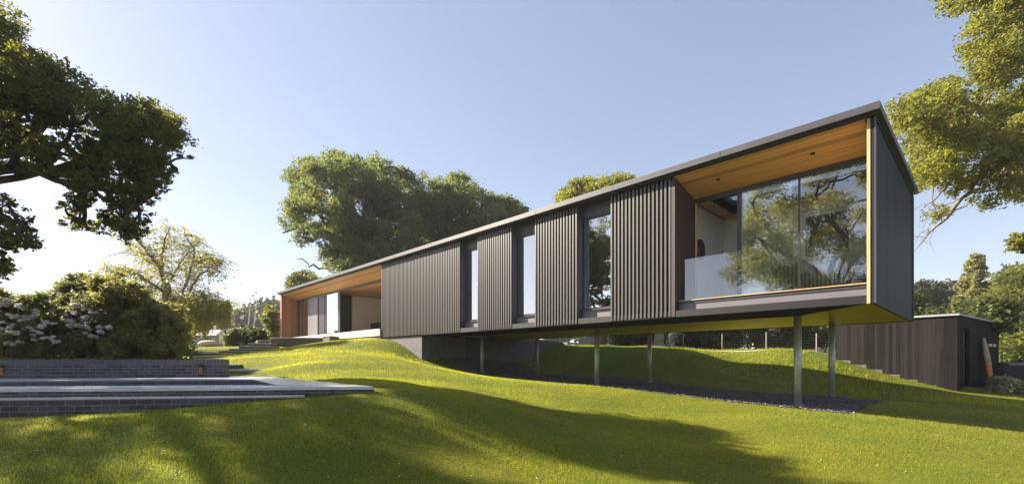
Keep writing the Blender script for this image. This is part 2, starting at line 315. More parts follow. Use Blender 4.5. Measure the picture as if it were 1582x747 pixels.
# ------------------------------------------------------------------ mesh helpers
def tag(o, label=None, cat=None, group=None, kind=None):
    if label: o['label'] = label
    if cat: o['category'] = cat
    if group: o['group'] = group
    if kind: o['kind'] = kind
    return o
ROOTM = {}
def thing(name, label, cat, loc, rz=0.0, group=None):
    o = bpy.data.objects.new(name, None); COL.objects.link(o); o.empty_display_size = .2
    o.location = [float(c) for c in loc]; o.rotation_euler = (0, 0, rz); tag(o, label, cat, group)
    ROOTM[o.name] = (Matrix.Translation(Vector([float(c) for c in loc])) @ Matrix.Rotation(rz, 4, 'Z')).inverted()
    return o
class MB:
    def __init__(s): s.v = []; s.f = []
    def add(s, vs, fs):
        n = len(s.v); s.v.extend([tuple(float(c) for c in p) for p in vs]); s.f.extend([tuple(i + n for i in f) for f in fs]); return s
    def hexa(s, p):                                    # p[0:4] bottom ring, p[4:8] top ring
        return s.add(p, [(3,2,1,0),(4,5,6,7),(0,1,5,4),(1,2,6,5),(2,3,7,6),(3,0,4,7)])
    def hbox(s, s0, s1, w0, w1, z0, z1):
        return s.hexa([H(s0,w0,z0),H(s1,w0,z0),H(s1,w1,z0),H(s0,w1,z0),H(s0,w0,z1),H(s1,w0,z1),H(s1,w1,z1),H(s0,w1,z1)])
    def box(s, c, size, rz=0.0):
        cx, cy, cz = c; a, b, h = size[0]/2, size[1]/2, size[2]/2; co, si = math.cos(rz), math.sin(rz)
        q = [(-a,-b),(a,-b),(a,b),(-a,b)]
        return s.hexa([(cx+x*co-y*si, cy+x*si+y*co, cz+z) for z in (-h, h) for x, y in q])
    def prism(s, pts, z0, z1):                        # pts: list of (x, y); z1 may be a list
        n = len(pts); zt = z1 if isinstance(z1, (list, tuple)) else [z1]*n
        return s.add([(x, y, z0) for x, y in pts] + [(p[0], p[1], zt[i]) for i, p in enumerate(pts)],
                     [tuple(range(n))[::-1], tuple(range(n, 2*n))] + [(i, (i+1) % n, (i+1) % n + n, i + n) for i in range(n)])
    def tube(s, pts, rad, sides=6, cap=True):
        pts = [np.asarray(p, float) for p in pts]; n = len(pts)
        if not isinstance(rad, (list, tuple, np.ndarray)): rad = [rad]*n
        base = len(s.v); prev = None
        for i in range(n):
            d = pts[min(i+1, n-1)] - pts[max(i-1, 0)]; d = d/(np.linalg.norm(d)+1e-9)
            ref = np.array([0, 0, 1.]) if abs(d[2]) < .9 else np.array([1., 0, 0])
            if prev is not None: ref = prev
            x = np.cross(d, ref); x /= np.linalg.norm(x)+1e-9; y = np.cross(d, x); prev = -y if False else np.cross(x, d)
            for k in range(sides):
                a = 2*math.pi*k/sides; s.v.append(tuple(pts[i] + (x*math.cos(a) + y*math.sin(a))*rad[i]))
        for i in range(n-1):
            for k in range(sides):
                a = base+i*sides+k; b = base+i*sides+(k+1) % sides; s.f.append((a, b, b+sides, a+sides))
        if cap:
            s.f.append(tuple(base+k for k in range(sides))[::-1]); s.f.append(tuple(base+(n-1)*sides+k for k in range(sides)))
        return s
    def ball(s, c, r, seg=10, rings=7):
        rx, ry, rz_ = (r, r, r) if not isinstance(r, (tuple, list)) else r
        vs = [(c[0], c[1], c[2]+rz_)]
        for i in range(1, rings):
            ph = math.pi*i/rings
            for k in range(seg):
                a = 2*math.pi*k/seg; vs.append((c[0]+rx*math.sin(ph)*math.cos(a), c[1]+ry*math.sin(ph)*math.sin(a), c[2]+rz_*math.cos(ph)))
        vs.append((c[0], c[1], c[2]-rz_)); fs = [(0, 1+k, 1+(k+1) % seg) for k in range(seg)]
        for i in range(rings-2):
            for k in range(seg):
                a = 1+i*seg+k; b = 1+i*seg+(k+1) % seg; fs.append((a, a+seg, b+seg, b))
        l = 1+(rings-2)*seg; fs += [(l+k, len(vs)-1, l+(k+1) % seg) for k in range(seg)]
        return s.add(vs, fs)
    def build(s, name, mat, parent=None, root=None, bevel=0.0, smooth=False, recalc=True):
        """vertices are in world space; they are moved into the frame of the thing the part belongs to"""
        me = bpy.data.meshes.new(name); top = root or parent
        vs = s.v
        if parent is not None:
            mi = ROOTM[top.name]; vs = [tuple(mi @ Vector(v)) for v in vs]
        me.from_pydata(vs, [], s.f); me.update()
        if recalc:
            b = bmesh.new(); b.from_mesh(me); bmesh.ops.recalc_face_normals(b, faces=b.faces)
            if bevel: bmesh.ops.bevel(b, geom=[e for e in b.edges], offset=bevel, segments=1, affect='EDGES', profile=.5, clamp_overlap=True)
            b.to_mesh(me); b.free()
        if smooth: me.shade_smooth()
        me.materials.append(mat)
        o = bpy.data.objects.new(name, me); COL.objects.link(o)
        if parent is not None: o.parent = parent
        return o
def big_mesh(name, verts, faces4, mat, parent=None, root=None, tri=False):
    """fast mesh from numpy arrays (n,3) and (m,4) or (m,3)"""
    me = bpy.data.meshes.new(name); v = np.asarray(verts, float)
    if parent is not None:
        mi = np.array(ROOTM[(root or parent).name]); v = v @ mi[:3, :3].T + mi[:3, 3]
    k = faces4.shape[1]; nf = len(faces4)
    me.vertices.add(len(v)); me.vertices.foreach_set('co', v.astype(np.float32).ravel())
    me.loops.add(nf*k); me.loops.foreach_set('vertex_index', faces4.astype(np.int32).ravel())
    me.polygons.add(nf); me.polygons.foreach_set('loop_start', np.arange(0, nf*k, k, dtype=np.int32))
    me.polygons.foreach_set('loop_total', np.full(nf, k, dtype=np.int32))
    me.update(calc_edges=True); me.materials.append(mat)
    o = bpy.data.objects.new(name, me); COL.objects.link(o)
    if parent is not None: o.parent = parent
    return o
def flat_obj(name, mb, mat, label, cat, group=None, loc=None, rz=0.0, bevel=0.0, smooth=False):
    """a thing that is a single mesh, with its origin at its base"""
    loc = loc if loc is not None else tuple(np.array(mb.v).mean(0)[:2]) + (min(p[2] for p in mb.v),)
    mi = (Matrix.Translation(Vector([float(c) for c in loc])) @ Matrix.Rotation(rz, 4, 'Z')).inverted()
    mb.v = [tuple(mi @ Vector(p)) for p in mb.v]
    o = mb.build(name, mat, None, bevel=bevel, smooth=smooth); o.location = [float(c) for c in loc]; o.rotation_euler = (0, 0, rz)
    return tag(o, label, cat, group)

# ------------------------------------------------------------------ foliage helpers
def leaf_quads(pos, size, up=0.35, elong=1.7, r=rng):
    n = len(pos); nrm = r.normal(size=(n, 3)); nrm /= np.linalg.norm(nrm, axis=1)[:, None]
    nrm[:, 2] = np.abs(nrm[:, 2]) + up; nrm /= np.linalg.norm(nrm, axis=1)[:, None]
    t = np.cross(nrm, r.normal(size=(n, 3))); t /= np.linalg.norm(t, axis=1)[:, None]+1e-9
    b = np.cross(nrm, t); sz = (size*(0.65+0.7*r.random(n)))[:, None]
    l, w_ = sz*elong*.5, sz*.5
    v = np.stack([pos - t*l, pos + b*w_ + nrm*sz*.1, pos + t*l, pos - b*w_ + nrm*sz*.1], 1).reshape(-1, 3)
    return v, np.arange(4*n).reshape(n, 4)
def clump_points(centers, radii, n_total, sub=0.24, flat=0.65, r=rng):
    """leaf positions: crown -> clumps -> twig-end clusters -> leaves"""
    centers = np.asarray(centers, float); radii = np.asarray(radii, float)
    wgt = radii**2; wgt = wgt/wgt.sum(); per = 22
    ncl = max(1, int(n_total/per)); idx = r.choice(len(centers), ncl, p=wgt)
    d = r.normal(size=(ncl, 3)); d /= np.linalg.norm(d, axis=1)[:, None]
    rad = (0.35 + 0.65*r.random(ncl)**.6)[:, None]
    c = centers[idx] + d*rad*radii[idx][:, None]*np.array([1, 1, .8])
    rep = np.repeat(np.arange(ncl), per)
    sg = (sub*radii[idx][rep])[:, None]
    p = c[rep] + r.normal(size=(len(rep), 3))*sg*np.array([1, 1, flat])
    return p, c
def inside(poly, x, y):
    n = len(poly); c = False; j = n-1
    for i in range(n):
        if (poly[i][1] > y) != (poly[j][1] > y) and x < (poly[j][0]-poly[i][0])*(y-poly[i][1])/(poly[j][1]-poly[i][1]) + poly[i][0]: c = not c
        j = i
    return c
def clumps_in(poly, Y, dY, Rm, n, holes=(), seed=1):
    """clump centres of a crown whose outline was measured on the photo, spread through its depth"""
    r = np.random.default_rng(seed); us = [p[0] for p in poly]; vs = [p[1] for p in poly]; out = []; rr = []
    tries = 0
    while len(out) < n and tries < n*400:
        tries += 1
        u, v = r.uniform(min(us), max(us)), r.uniform(min(vs), max(vs))
        if not inside(poly, u, v) or any((u-h[0])**2+(v-h[1])**2 < h[2]**2 for h in holes): continue
        y = Y + r.uniform(-dY, dY); rad = Rm*r.uniform(.75, 1.25); out.append(P(u, v, y)); rr.append(rad)
    return np.array(out), np.array(rr)
def limb(mb, a, b, r0, r1, wob=.12, n=7, sag=0.0, sides=6, r=rng):
    a = np.asarray(a, float); b = np.asarray(b, float); L = np.linalg.norm(b-a); pts = []
    off = r.normal(size=(3,))*wob*L; off2 = r.normal(size=(3,))*wob*L*.6
    for i in range(n):
        t = i/(n-1); p = a*(1-t)+b*t + off*math.sin(math.pi*t) + off2*math.sin(2*math.pi*t); p[2] += sag*L*math.sin(math.pi*t)
        pts.append(p)
    mb.tube(pts, [r0*(1-i/(n-1))+r1*i/(n-1) for i in range(n)], sides, cap=False)
    return pts
def make_tree(name, label, cat, base, centers, radii, nleaf, leaf, leafm, barkm, trunk_r=.3, fork=None, group=None, sub=.24, flat=.65,
              up=.35, twigs=2, elong=1.6, nlimb=None, seed=3, extra=None, loc=None):
    r = np.random.default_rng(seed)
    base = np.asarray(base, float); t = thing(name, label, cat, base, 0, group)
    cen = centers.mean(0); fork = np.asarray(fork if fork is not None else [base[0]*.6+cen[0]*.4, base[1]*.6+cen[1]*.4, base[2]*.55+cen[2]*.45], float)
    wood = MB(); low = base - np.array([0, 0, .4])
    tp = limb(wood, low, fork, trunk_r*1.15, trunk_r*.7, .04, 8, 0, 10, r)
    wood.tube([low, base+np.array([0, 0, .35])], [trunk_r*1.7, trunk_r*1.05], 10, cap=False)
    order = r.permutation(len(centers)); main = []
    nm = nlimb or max(4, len(centers)//5)
    for i in order[:nm]:                               # main limbs
        pts = limb(wood, fork + r.normal(size=3)*trunk_r*.3, centers[i], trunk_r*.55, trunk_r*.12, .10, 9, .04, 7, r); main.append(pts)
    nodes = np.array([p for q in main for p in q[2:]])
    for i in order[nm:]:
        k = np.argmin(((nodes-centers[i])**2).sum(1) + r.random(len(nodes))*.5)
        q = limb(wood, nodes[k], centers[i], trunk_r*.20, trunk_r*.06, .12, 6, .03, 5, r)
        nodes = np.vstack([nodes, np.array(q[2:])])
    P_, sc = clump_points(centers, radii, nleaf, sub, flat, r)
    sel = r.choice(len(sc), min(len(sc), twigs*len(centers)), replace=False)
    for j in sel:
        k = np.argmin(((nodes-sc[j])**2).sum(1)); limb(wood, nodes[k], sc[j], trunk_r*.06+.004, .005, .12, 4, 0, 4, r)
    if extra: extra(wood, r)
    wood.build('trunk', barkm, t, smooth=True, recalc=False)
    v, f = leaf_quads(P_, leaf, up, elong, r)
    big_mesh('crown', v, f, leafm, t)
    return t

# ================================================================== THE SETTING
def axis(lo, hi, a, b, fine, coarse_n):
    mid = np.arange(a, b + 1e-6, fine)
    l = a - np.geomspace(fine*2, a-lo, coarse_n)[::-1]; h = b + np.geomspace(fine*2, hi-b, coarse_n)
    return np.r_[l, mid, h]
gx = axis(-1500, 1500, -26, 26, .26, 26); gy = axis(-300, 2500, -3, 40, .26, 26)
GX, GY = np.meshgrid(gx, gy); GZ = terrain(GX, GY)
far = np.clip((np.hypot(GX, GY)-140)/260, 0, 1); GZ = GZ*(1-far) + .5*far
bumps = (np.sin(GX*1.9+np.sin(GY*1.3)*1.5)*np.sin(GY*2.1+np.cos(GX*.9))*.012 + np.sin(GX*.63+1)*np.sin(GY*.71)*.02)
near = np.clip(1-np.hypot(GX, GY)/60, 0, 1); GZ = GZ + bumps*near
nx_, ny_ = len(gx), len(gy); ii = (np.arange(ny_-1)[:, None]*nx_ + np.arange(nx_-1)[None]).ravel()
lawn = big_mesh('lawn', np.c_[GX.ravel(), GY.ravel(), GZ.ravel()], np.c_[ii, ii+1, ii+nx_+1, ii+nx_], M['ground'])
lawn.data.shade_smooth(); tag(lawn, kind='structure')
def ground(x, y):
    x = np.asarray(x, float); y = np.asarray(y, float)
    ix = np.clip(np.searchsorted(gx, x)-1, 0, nx_-2); iy = np.clip(np.searchsorted(gy, y)-1, 0, ny_-2)
    tx = (x-gx[ix])/(gx[ix+1]-gx[ix]); ty = (y-gy[iy])/(gy[iy+1]-gy[iy])
    return (GZ[iy, ix]*(1-tx)+GZ[iy, ix+1]*tx)*(1-ty) + (GZ[iy+1, ix]*(1-tx)+GZ[iy+1, ix+1]*tx)*ty
def gz(x, y): return float(ground(x, y))

# gravel bed under the house
GS0, GS1, GW0, GW1 = .72, 15.5, 1.6, 6.0
ss = np.linspace(GS0, GS1, 90); ws = np.linspace(GW0, GW1, 30); SS, WW = np.meshgrid(ss, ws)
jit = rng.normal(size=SS.shape)*.035; edge = (WW < GW0+.1) | (WW > GW1-.1); WJ = WW + np.where(edge, jit, 0)
X = OX + AX[0]*SS + BX[0]*WJ; Y = OY + AX[1]*SS + BX[1]*WJ; Z = ground(X, Y) + .015
k = len(ss); ii = (np.arange(len(ws)-1)[:, None]*k + np.arange(k-1)[None]).ravel()
gb = big_mesh('gravel_bed', np.c_[X.ravel(), Y.ravel(), Z.ravel()], np.c_[ii, ii+1, ii+k+1, ii+k], M['gravel']); tag(gb, kind='structure')
n = 26000; s_ = rng.uniform(GS0-.03, GS1, n); w_ = rng.uniform(GW0-.06, GW1, n)
X = OX + AX[0]*s_ + BX[0]*w_; Y = OY + AX[1]*s_ + BX[1]*w_
pos = np.c_[X, Y, ground(X, Y)+.03]
v, f = leaf_quads(pos, .038, .5, 1.2)
tag(big_mesh('slate_chips', v, f, M['stone']), kind='stuff')

# path beyond the grass bank
def strip(name, pts, width, mat, lift=.02):
    vs, fs = [], []; pts = np.array(pts, float); q = []
    for i in range(len(pts)-1):
        for t in np.linspace(0, 1, 14, endpoint=(i == len(pts)-2)): q.append(pts[i]*(1-t)+pts[i+1]*t)
    q = np.array(q)
    for i in range(len(q)):
        d = q[min(i+1, len(q)-1)] - q[max(i-1, 0)]; d /= np.linalg.norm(d); nn = np.array([-d[1], d[0]])
        for sgn in (-1, -.33, .33, 1):
            p = q[i] + nn*sgn*width/2; vs.append((p[0], p[1], gz(p[0], p[1])+lift))
    for i in range(len(q)-1):
        for j in range(3): a = i*4+j; fs.append((a, a+1, a+5, a+4))
    mb = MB(); mb.add(vs, fs); o = mb.build(name, mat, recalc=False); tag(o, kind='structure'); return o
strip('path', [H(20, 11.6, 0)[:2], H(12, 11.3, 0)[:2], H(6, 12.4, 0)[:2], H(3.4, 13.3, 0)[:2], H(1.5, 16, 0)[:2]], 1.5, M['concrete'], .03)

# ================================================================== THE HOUSE
HRZ = math.atan2(-.718, .696)
house = thing('timber_house', 'long black slatted timber house raised on steel columns with a glazed balcony end', 'house', (OX, OY, -1.2), HRZ)
ZB, ZF, ZS, ZT = 1.10, 1.55, 4.62, 4.81; WF = .20; LEN = 33.4; WID = 6.4
def part(mb, name, mat, **kw): return mb.build(name, mat, house, **kw)
def sub(mb, name, mat, par, **kw): return mb.build(name, mat, par, root=house, **kw)
# roof, with an opening added to bring daylight into the balcony room
RL = (.45, 3.95, 1.6, 3.62)
rf = part(MB().hbox(0, LEN+.05, 0, RL[2], 4.672, ZT).hbox(0, LEN+.05, RL[3], WID, 4.672, ZT).hbox(0, RL[0], RL[2], RL[3], 4.672, ZT).hbox(RL[1], LEN+.05, RL[2], RL[3], 4.672, ZT), 'roof', M['roofmetal'])
sub(MB().hbox(RL[0]-.05, RL[1]+.05, RL[2]-.05, RL[3]+.05, ZT+.004, ZT+.03), 'added_rooflight', M['railglass'], rf)  # glass over the added opening, there only to light the room below
for q_ in range(1, 12): sub(MB().hbox(q_*2.9, q_*2.9+.012, -.003, .0, 4.674, ZT-.002), 'lap_joint', M['black'], rf)
sub(MB().hbox(.10, LEN-.06, .08, RL[2], ZS+.004, 4.668).hbox(.10, LEN-.06, RL[3], WID-.08, ZS+.004, 4.668).hbox(.10, RL[0], RL[2], RL[3], ZS+.004, 4.668).hbox(RL[1], LEN-.06, RL[2], RL[3], ZS+.004, 4.668), 'shadow_gap', M['black'], rf)
sub(MB().hbox(.05, LEN, .06, .10, ZT+.003, ZT+.03).hbox(.05, .09, .06, WID-.06, ZT+.003, ZT+.03), 'roof_trim', M['shedroof'], rf)
# end wall (near), with timber edge and inner lining
ew = part(MB().hbox(.12, .17, WF, WID-.05, ZB, ZS), 'end_wall', M['endboard'])
sub(MB().hbox(.172, .225, WF-.01, WF+.05, ZB-.005, ZS), 'timber_edge', M['trimwood'], ew)
sub(MB().hbox(.172, .221, WF+.055, 1.36, 1.52, ZS), 'inner_lining', M['trimwood'], ew)
for q_ in (WF-.01, WID-.09): sub(MB().hbox(.085, .117, q_, q_+.04, ZB, ZS), 'corner_trim', M['anthracite'], ew)
# far end wall (cedar lining faces the terrace)
part(MB().hbox(LEN-.28, LEN-.02, WF, WID-.05, 1.0, ZS), 'end_wall', M['cedar'])
# back wall with openings for the living room
bw = MB()
for a, b in ((.26, 5.2), (6.6, 12.9), (14.0, 19.0), (31.5, 33.1)): bw.hbox(a, b, WID-.30, WID-.06, ZB, ZS)
bw.hbox(5.2, 6.6, WID-.3, WID-.06, ZB, 2.3).hbox(5.2, 6.6, WID-.3, WID-.06, 4.2, ZS).hbox(12.9, 14, WID-.3, WID-.06, ZB, 2.3).hbox(12.9, 14, WID-.3, WID-.06, 4.2, ZS).hbox(19, 31.5, WID-.3, WID-.06, 4.32, ZS)
part(bw, 'back_wall', M['endboard'])
bwn = part(MB().hbox(19.0, 31.5, WID-.22, WID-.16, ZF, 4.2), 'back_glazing', M['glass'])
# floor slab, interior floor
part(MB().hbox(.26, 19.0, 1.36, WID-.31, 1.30, ZF-.03), 'floor', M['floor'])
part(MB().hbox(19.0, LEN-.29, 1.36, WID-.31, 1.2, ZF-.03), 'floor', M['floor'])
# underside: reflected shade and sunlit grass are put into its two sheet colours
def flatpoly(pts, z0, z1, name, mat):
    P_ = [H(s, w, 0)[:2] for s, w in pts]; return part(MB().prism([tuple(p) for p in P_], z0, z1), name, mat)
flatpoly([(.18, WF+.047), (1.9, 2.2), (15.62, 2.2), (15.62, WF+.047)], ZB+.005, ZB+.15, 'underside', M['reflectedshade'])
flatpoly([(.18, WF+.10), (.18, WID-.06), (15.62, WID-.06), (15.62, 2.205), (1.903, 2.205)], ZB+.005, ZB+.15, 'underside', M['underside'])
part(MB().hbox(15.62, LEN-.29, WF+.08, WID-.35, .98, 1.19), 'ground_beam', M['black'])
part(MB().hbox(.18, 15.62, WF+.02, WF+.045, ZB+.002, ZB+.16), 'drip_edge', M['black'])
# slatted cladding panels
def slats(s0, s1, name='slatted_panel'):
    n = int(round((s1-s0-.045)/.115)); st = (s1-s0-.045)/n; mb = MB()
    for i in range(n+1):
        a = s0 + i*st; mb.hbox(a, a+.050, WF, WF+.062, ZB+.03, ZS)
    o = part(mb, name, M['slat'])
    sub(MB().hbox(s0+.002, s1-.002, WF+.067, WF+.16, ZB+.012, ZS-.004), 'backing', M['slatback'], o)
    return o
WIN = [(6.0, 7.2), (8.9, 10.02), (11.8, 12.9)]
slats(4.22, 6.0); slats(7.2, 8.9); slats(10.02, 11.8); slats(12.9, 19.0)
# tall windows between the panels
WG = .50
for a, b in WIN:
    o = part(MB().hbox(b-.02, b+.03, WF+.07, WG+.1, ZB+.02, ZS-.006).hbox(a-.03, a+.02, WF+.07, WG+.1, ZB+.02, ZS-.006)
             .hbox(a+.021, b-.021, WG-.04, WG+.1, 4.28, ZS-.006), 'window', M['anthracite'])
    sub(MB().hbox(a+.022, b-.022, WG-.04, WG+.1, ZB+.02, 1.50), 'spandrel_panel', M['spandrel'], o)
    sub(MB().hbox(a+.022, b-.022, WG-.10, WG+.1, 1.503, 1.535), 'sill', M['anthracite'], o)
    fr = MB(); fr.hbox(a+.023, a+.07, WG-.02, WG+.06, 1.538, 4.276).hbox(b-.07, b-.023, WG-.02, WG+.06, 1.538, 4.276)
    fr.hbox(a+.072, b-.072, WG-.02, WG+.06, 1.538, 1.585).hbox(a+.072, b-.072, WG-.02, WG+.06, 4.225, 4.276)
    sub(fr, 'frame', M['frame'], o)
    sub(MB().hbox(a+.072, b-.072, WG+.012, WG+.024, 1.587, 4.223), 'pane', M['glass'], o)
    sub(MB().hbox(b-.021, b+.03, WG+.104, WG+.42, 1.53, 4.27), 'reveal', M['white'], o)
# partitions and ceilings inside
part(MB().hbox(4.28, 4.36, 1.37, WID-.31, ZF-.02, 4.30).hbox(.262, .30, 1.40, WID-.31, ZF-.02, 4.30), 'partition', M['plaster'])
part(MB().hbox(.302, 4.278, 3.70, 3.80, ZF-.02, 4.30), 'partition', M['plaster'])
part(MB().hbox(4.40, 12.9+6, 3.3, 3.4, ZF-.02, 4.28).hbox(7.9, 8.0, .68, 3.28, ZF-.02, 4.28).hbox(10.9, 11.0, .68, 3.28, ZF-.02, 4.28).hbox(13.6, 13.7, .68, 3.28, ZF-.02, 4.28), 'partition', M['plaster'])
part(MB().hbox(28.1, 28.22, 3.0, WID-.31, ZF-.02, 4.30), 'partition', M['plaster'])
part(MB().hbox(28.08, 28.24, 1.42, 2.96, ZF-.02, 4.30), 'panelled_door', M['frame'])
part(MB().hbox(19.02, 19.14, 1.37, WID-.31, ZF-.02, 4.30), 'partition', M['plaster'])
part(MB().hbox(.262, 4.20, 1.42, RL[2], 4.305, 4.40).hbox(.262, 4.20, RL[3], WID-.31, 4.305, 4.40).hbox(.262, RL[0], RL[2], RL[3], 4.305, 4.40).hbox(RL[1], 4.20, RL[2], RL[3], 4.305, 4.40), 'ceiling', M['soffit'])  # first ceiling is split around the added daylight opening
part(MB().hbox(4.37, 18.9, .66, WID-.31, 4.285, 4.40), 'ceiling', M['plaster'])
part(MB().hbox(19.02, LEN-.29, 1.42, WID-.31, 4.305, 4.40), 'ceiling', M['soffit'])
# sloping larch soffits over the two recessed bays
def soffit(s0, s1):
    a = [H(s0, WF-.03, ZS-.02), H(s1, WF-.03, ZS-.02), H(s1, 1.36, 4.30), H(s0, 1.36, 4.30)]
    b = [p + np.array([0, 0, .05]) for p in a]
    b[0][2] = b[1][2] = ZS-.002
    return part(MB().hexa(a + b), 'soffit', M['soffit'])
sf = soffit(.25, 4.10); soffit(19.02, LEN-.29)
for s, w in ((1.25, .75), (3.25, .75)):
    p = H(s, w, 4.62-.02-(w-.17)/1.19*.30)
    mb = MB(); mb.tube([p+np.array([0,0,-.012]), p+np.array([0,0,.02])], [.05, .05], 20); mb.build('downlight', M['black'], sf, root=house)
# near balcony: return wall, band, sill, glazing, balustrade
part(MB().hbox(4.105, 4.20, WF+.01, 1.40, ZB+.02, ZS-.01), 'return_wall', M['returnboard'])
bd = part(MB().hbox(.262, 4.10, .42, .50, ZB+.015, 1.43), 'balcony_band', M['spandrel'])
sub(MB().hbox(.262, 4.10, .40, .52, 1.433, 1.50), 'sill', M['anthracite'], bd)
sub(MB().hbox(.262, 4.10, .37, .55, 1.503, 1.522), 'timber_capping', M['trimwood'], bd)
part(MB().hbox(.262, 4.10, .552, 1.34, 1.40, 1.515), 'balcony_floor', M['floor'])
GW_ = 1.30
bg_ = MB().hbox(.262, 4.10, GW_-.03, GW_+.05, 4.19, 4.29).hbox(.262, 4.10, GW_-.03, GW_+.05, 1.52, 1.57)
bg_.hbox(.262, .30, GW_-.03, GW_+.05, 1.572, 4.188)
bg_.hbox(2.90, 2.99, GW_-.04, GW_+.05, 1.572, 4.188).hbox(1.62, 1.655, GW_-.02, GW_+.04, 1.572, 4.188).hbox(4.07, 4.10, GW_-.03, GW_+.05, 1.572, 4.188)
gf = part(bg_, 'balcony_glazing', M['frame'])
for a, b in ((.302, 1.618), (1.657, 2.898)): sub(MB().hbox(a, b, GW_, GW_+.014, 1.573, 4.187), 'pane', M['bayglass'], gf)
sub(MB().hbox(1.80, 2.88, GW_+.06, GW_+.074, 1.573, 4.187), 'sliding_pane', M['bayglass'], gf)
sub(MB().hbox(4.045, 4.068, GW_-.03, GW_+.05, 1.572, 4.188), 'timber_jamb', M['trimwood'], gf)
bal = part(MB().hbox(.27, 3.96, .455, .470, 1.524, 2.56), 'balustrade', M['railglass'])
# terrace bay at the far end
dk = part(MB().hbox(19.02, LEN-.3, .12, 1.38, 1.20, ZF), 'terrace', M['deck'], bevel=.01)
sub(MB().hbox(19.02, LEN-.1, .17, .30, 1.02, 1.196), 'recess_strip', M['black'], dk)
lg = MB().hbox(19.02, LEN-.3, GW_-.03, GW_+.05, 4.19, 4.29)
for a, b in ((26.05, 26.35), (28.15, 28.30), (32.9, 33.0), (31.0, 31.5)): lg.hbox(a, b, GW_-.04, GW_+.05, ZF+.002, 4.188)
lf = part(lg, 'terrace_glazing', M['frame'])
sub(MB().hbox(26.37, 28.14, GW_, GW_+.014, ZF+.004, 4.186), 'pane', M['glass'], lf)
sub(MB().hbox(31.52, 32.88, GW_, GW_+.014, ZF+.004, 4.186), 'pane', M['glass'], lf)
sub(MB().hbox(29.30, 30.95, GW_-.10, GW_-.05, ZF+.004, 4.186), 'sliding_panel', M['spandrel'], lf)
sub(MB().hbox(28.35, 29.28, GW_-.05, GW_+.0, ZF+.004, 4.186), 'dark_panel', M['frame'], lf)
# brick base
pl = part(MB().hbox(15.60, LEN-.4, WF+.06, WF+.30, -.8, .975).hbox(15.60, 15.84, WF+.302, 2.65, -1.4, 1.09).hbox(15.60, 15.84, 3.65, 9.3, -1.5, 1.09), 'brick_base', M['brick'])
sub(MB().hbox(15.66, 15.80, 2.652, 3.648, -1.4, 1.09), 'door', M['frame'], pl)
sub(MB().hbox(15.56, 15.88, WID+.1, 9.4, 1.093, 1.15), 'coping', M['concrete'], pl)
# steel columns
for s, w in ((1.9,2.2),(7.9,2.2),(13.9,2.2),(1.9,5.7),(7.9,5.7),(13.9,5.7)):
    p = H(s, w, 0); z0 = gz(p[0], p[1])
    mb = MB().tube([(p[0], p[1], z0-.1), (p[0], p[1], ZB+.004)], .084, 24)
    c = mb.build('column', M['steel'], house, smooth=False)
    c.data.shade_smooth()
    MB().tube([(p[0], p[1], z0-.05), (p[0], p[1], z0+.028)], .13, 24).build('base_plate', M['steel'], c, root=house)
# flue
p = H(25.6, 4.0, 0)
fl = MB().tube([(p[0], p[1], 4.80), (p[0], p[1], 5.55)], .11, 16).build('flue', M['flue'], house, smooth=True)
MB().tube([(p[0], p[1], 5.60), (p[0], p[1], 5.90)], .17, 16).build('cowl', M['flue'], fl, root=house, smooth=True)

# ================================================================== furniture seen through the glass
def hthing(name, label, cat, s, w, z, group=None): return thing(name, label, cat, H(s, w, z), HRZ, group)
# armchairs
def armchair(s, w, label):
    t = hthing('armchair', label, 'armchair', s, w, ZF, 'striped armchairs behind the balcony glass')
    MB().hbox(s-.35, s+.35, w-.30, w+.35, ZF+.14, ZF+.42).build('seat', M['stripes'], t, bevel=.05)
    MB().hbox(s-.33, s+.33, w-.42, w-.26, ZF+.18, ZF+.80).build('backrest', M['stripes'], t, bevel=.05)
    for q in (-1, 1): MB().hbox(s+q*.42-.06, s+q*.42+.06, w-.36, w+.34, ZF+.14, ZF+.58).build('armrest', M['stripes'], t, bevel=.04)
    for q in (-1, 1):
        for e in (-.3, .3): MB().hbox(s+q*.38-.02, s+q*.38+.02, w+e-.02, w+e+.02, ZF-.03, ZF+.138).build('leg', M['black'], t)
armchair(1.15, 2.25, 'striped armchair behind the balcony glass, nearer the end wall')
armchair(2.10, 2.25, 'striped armchair behind the balcony glass, nearer the open doorway')
t = hthing('picture', 'large dark framed picture on the white bedroom wall', 'picture', 1.6, 3.69, 2.75)
MB().hbox(1.02, 2.18, 3.655, 3.695, 2.72, 3.98).build('frame', M['plaster'], t)
MB().hbox(1.12, 2.08, 3.640, 3.652, 2.82, 3.88).build('canvas', M['canvas'], t)
t = hthing('picture', 'small black framed picture on the white wall seen through the open balcony door', 'picture', 3.5, 3.69, 3.0)
MB().hbox(3.15, 3.85, 3.66, 3.695, 2.95, 3.50).build('frame', M['black'], t)
MB().hbox(3.19, 3.81, 3.65, 3.657, 2.99, 3.46).build('canvas', M['plaster'], t)
t = hthing('wall_mirror', 'round dark mirror on the white side wall by the balcony door', 'mirror', 4.27, 2.0, 3.0)
mb = MB(); c = H(4.26, 2.0, 3.12); n_ = H(4.2, 2.0, 3.12) - c
mb.tube([c, c+n_*.5], [.28, .28], 28); mb.build('frame', M['black'], t)
mb = MB(); mb.tube([c+n_*.52, c+n_*.6], [.245, .245], 28); mb.build('mirror_glass', M['canvas'], t)
t = hthing('console_table', 'low dark cabinet under the large picture', 'cabinet', 1.6, 3.4, ZF)
MB().hbox(.7, 2.5, 3.25, 3.65, ZF+.10, ZF+.75).build('cabinet', M['charcoal'], t, bevel=.01)
for s in (.76, 2.44): MB().hbox(s-.03, s+.03, 3.3, 3.6, ZF-.03, ZF+.097).build('leg', M['black'], t)
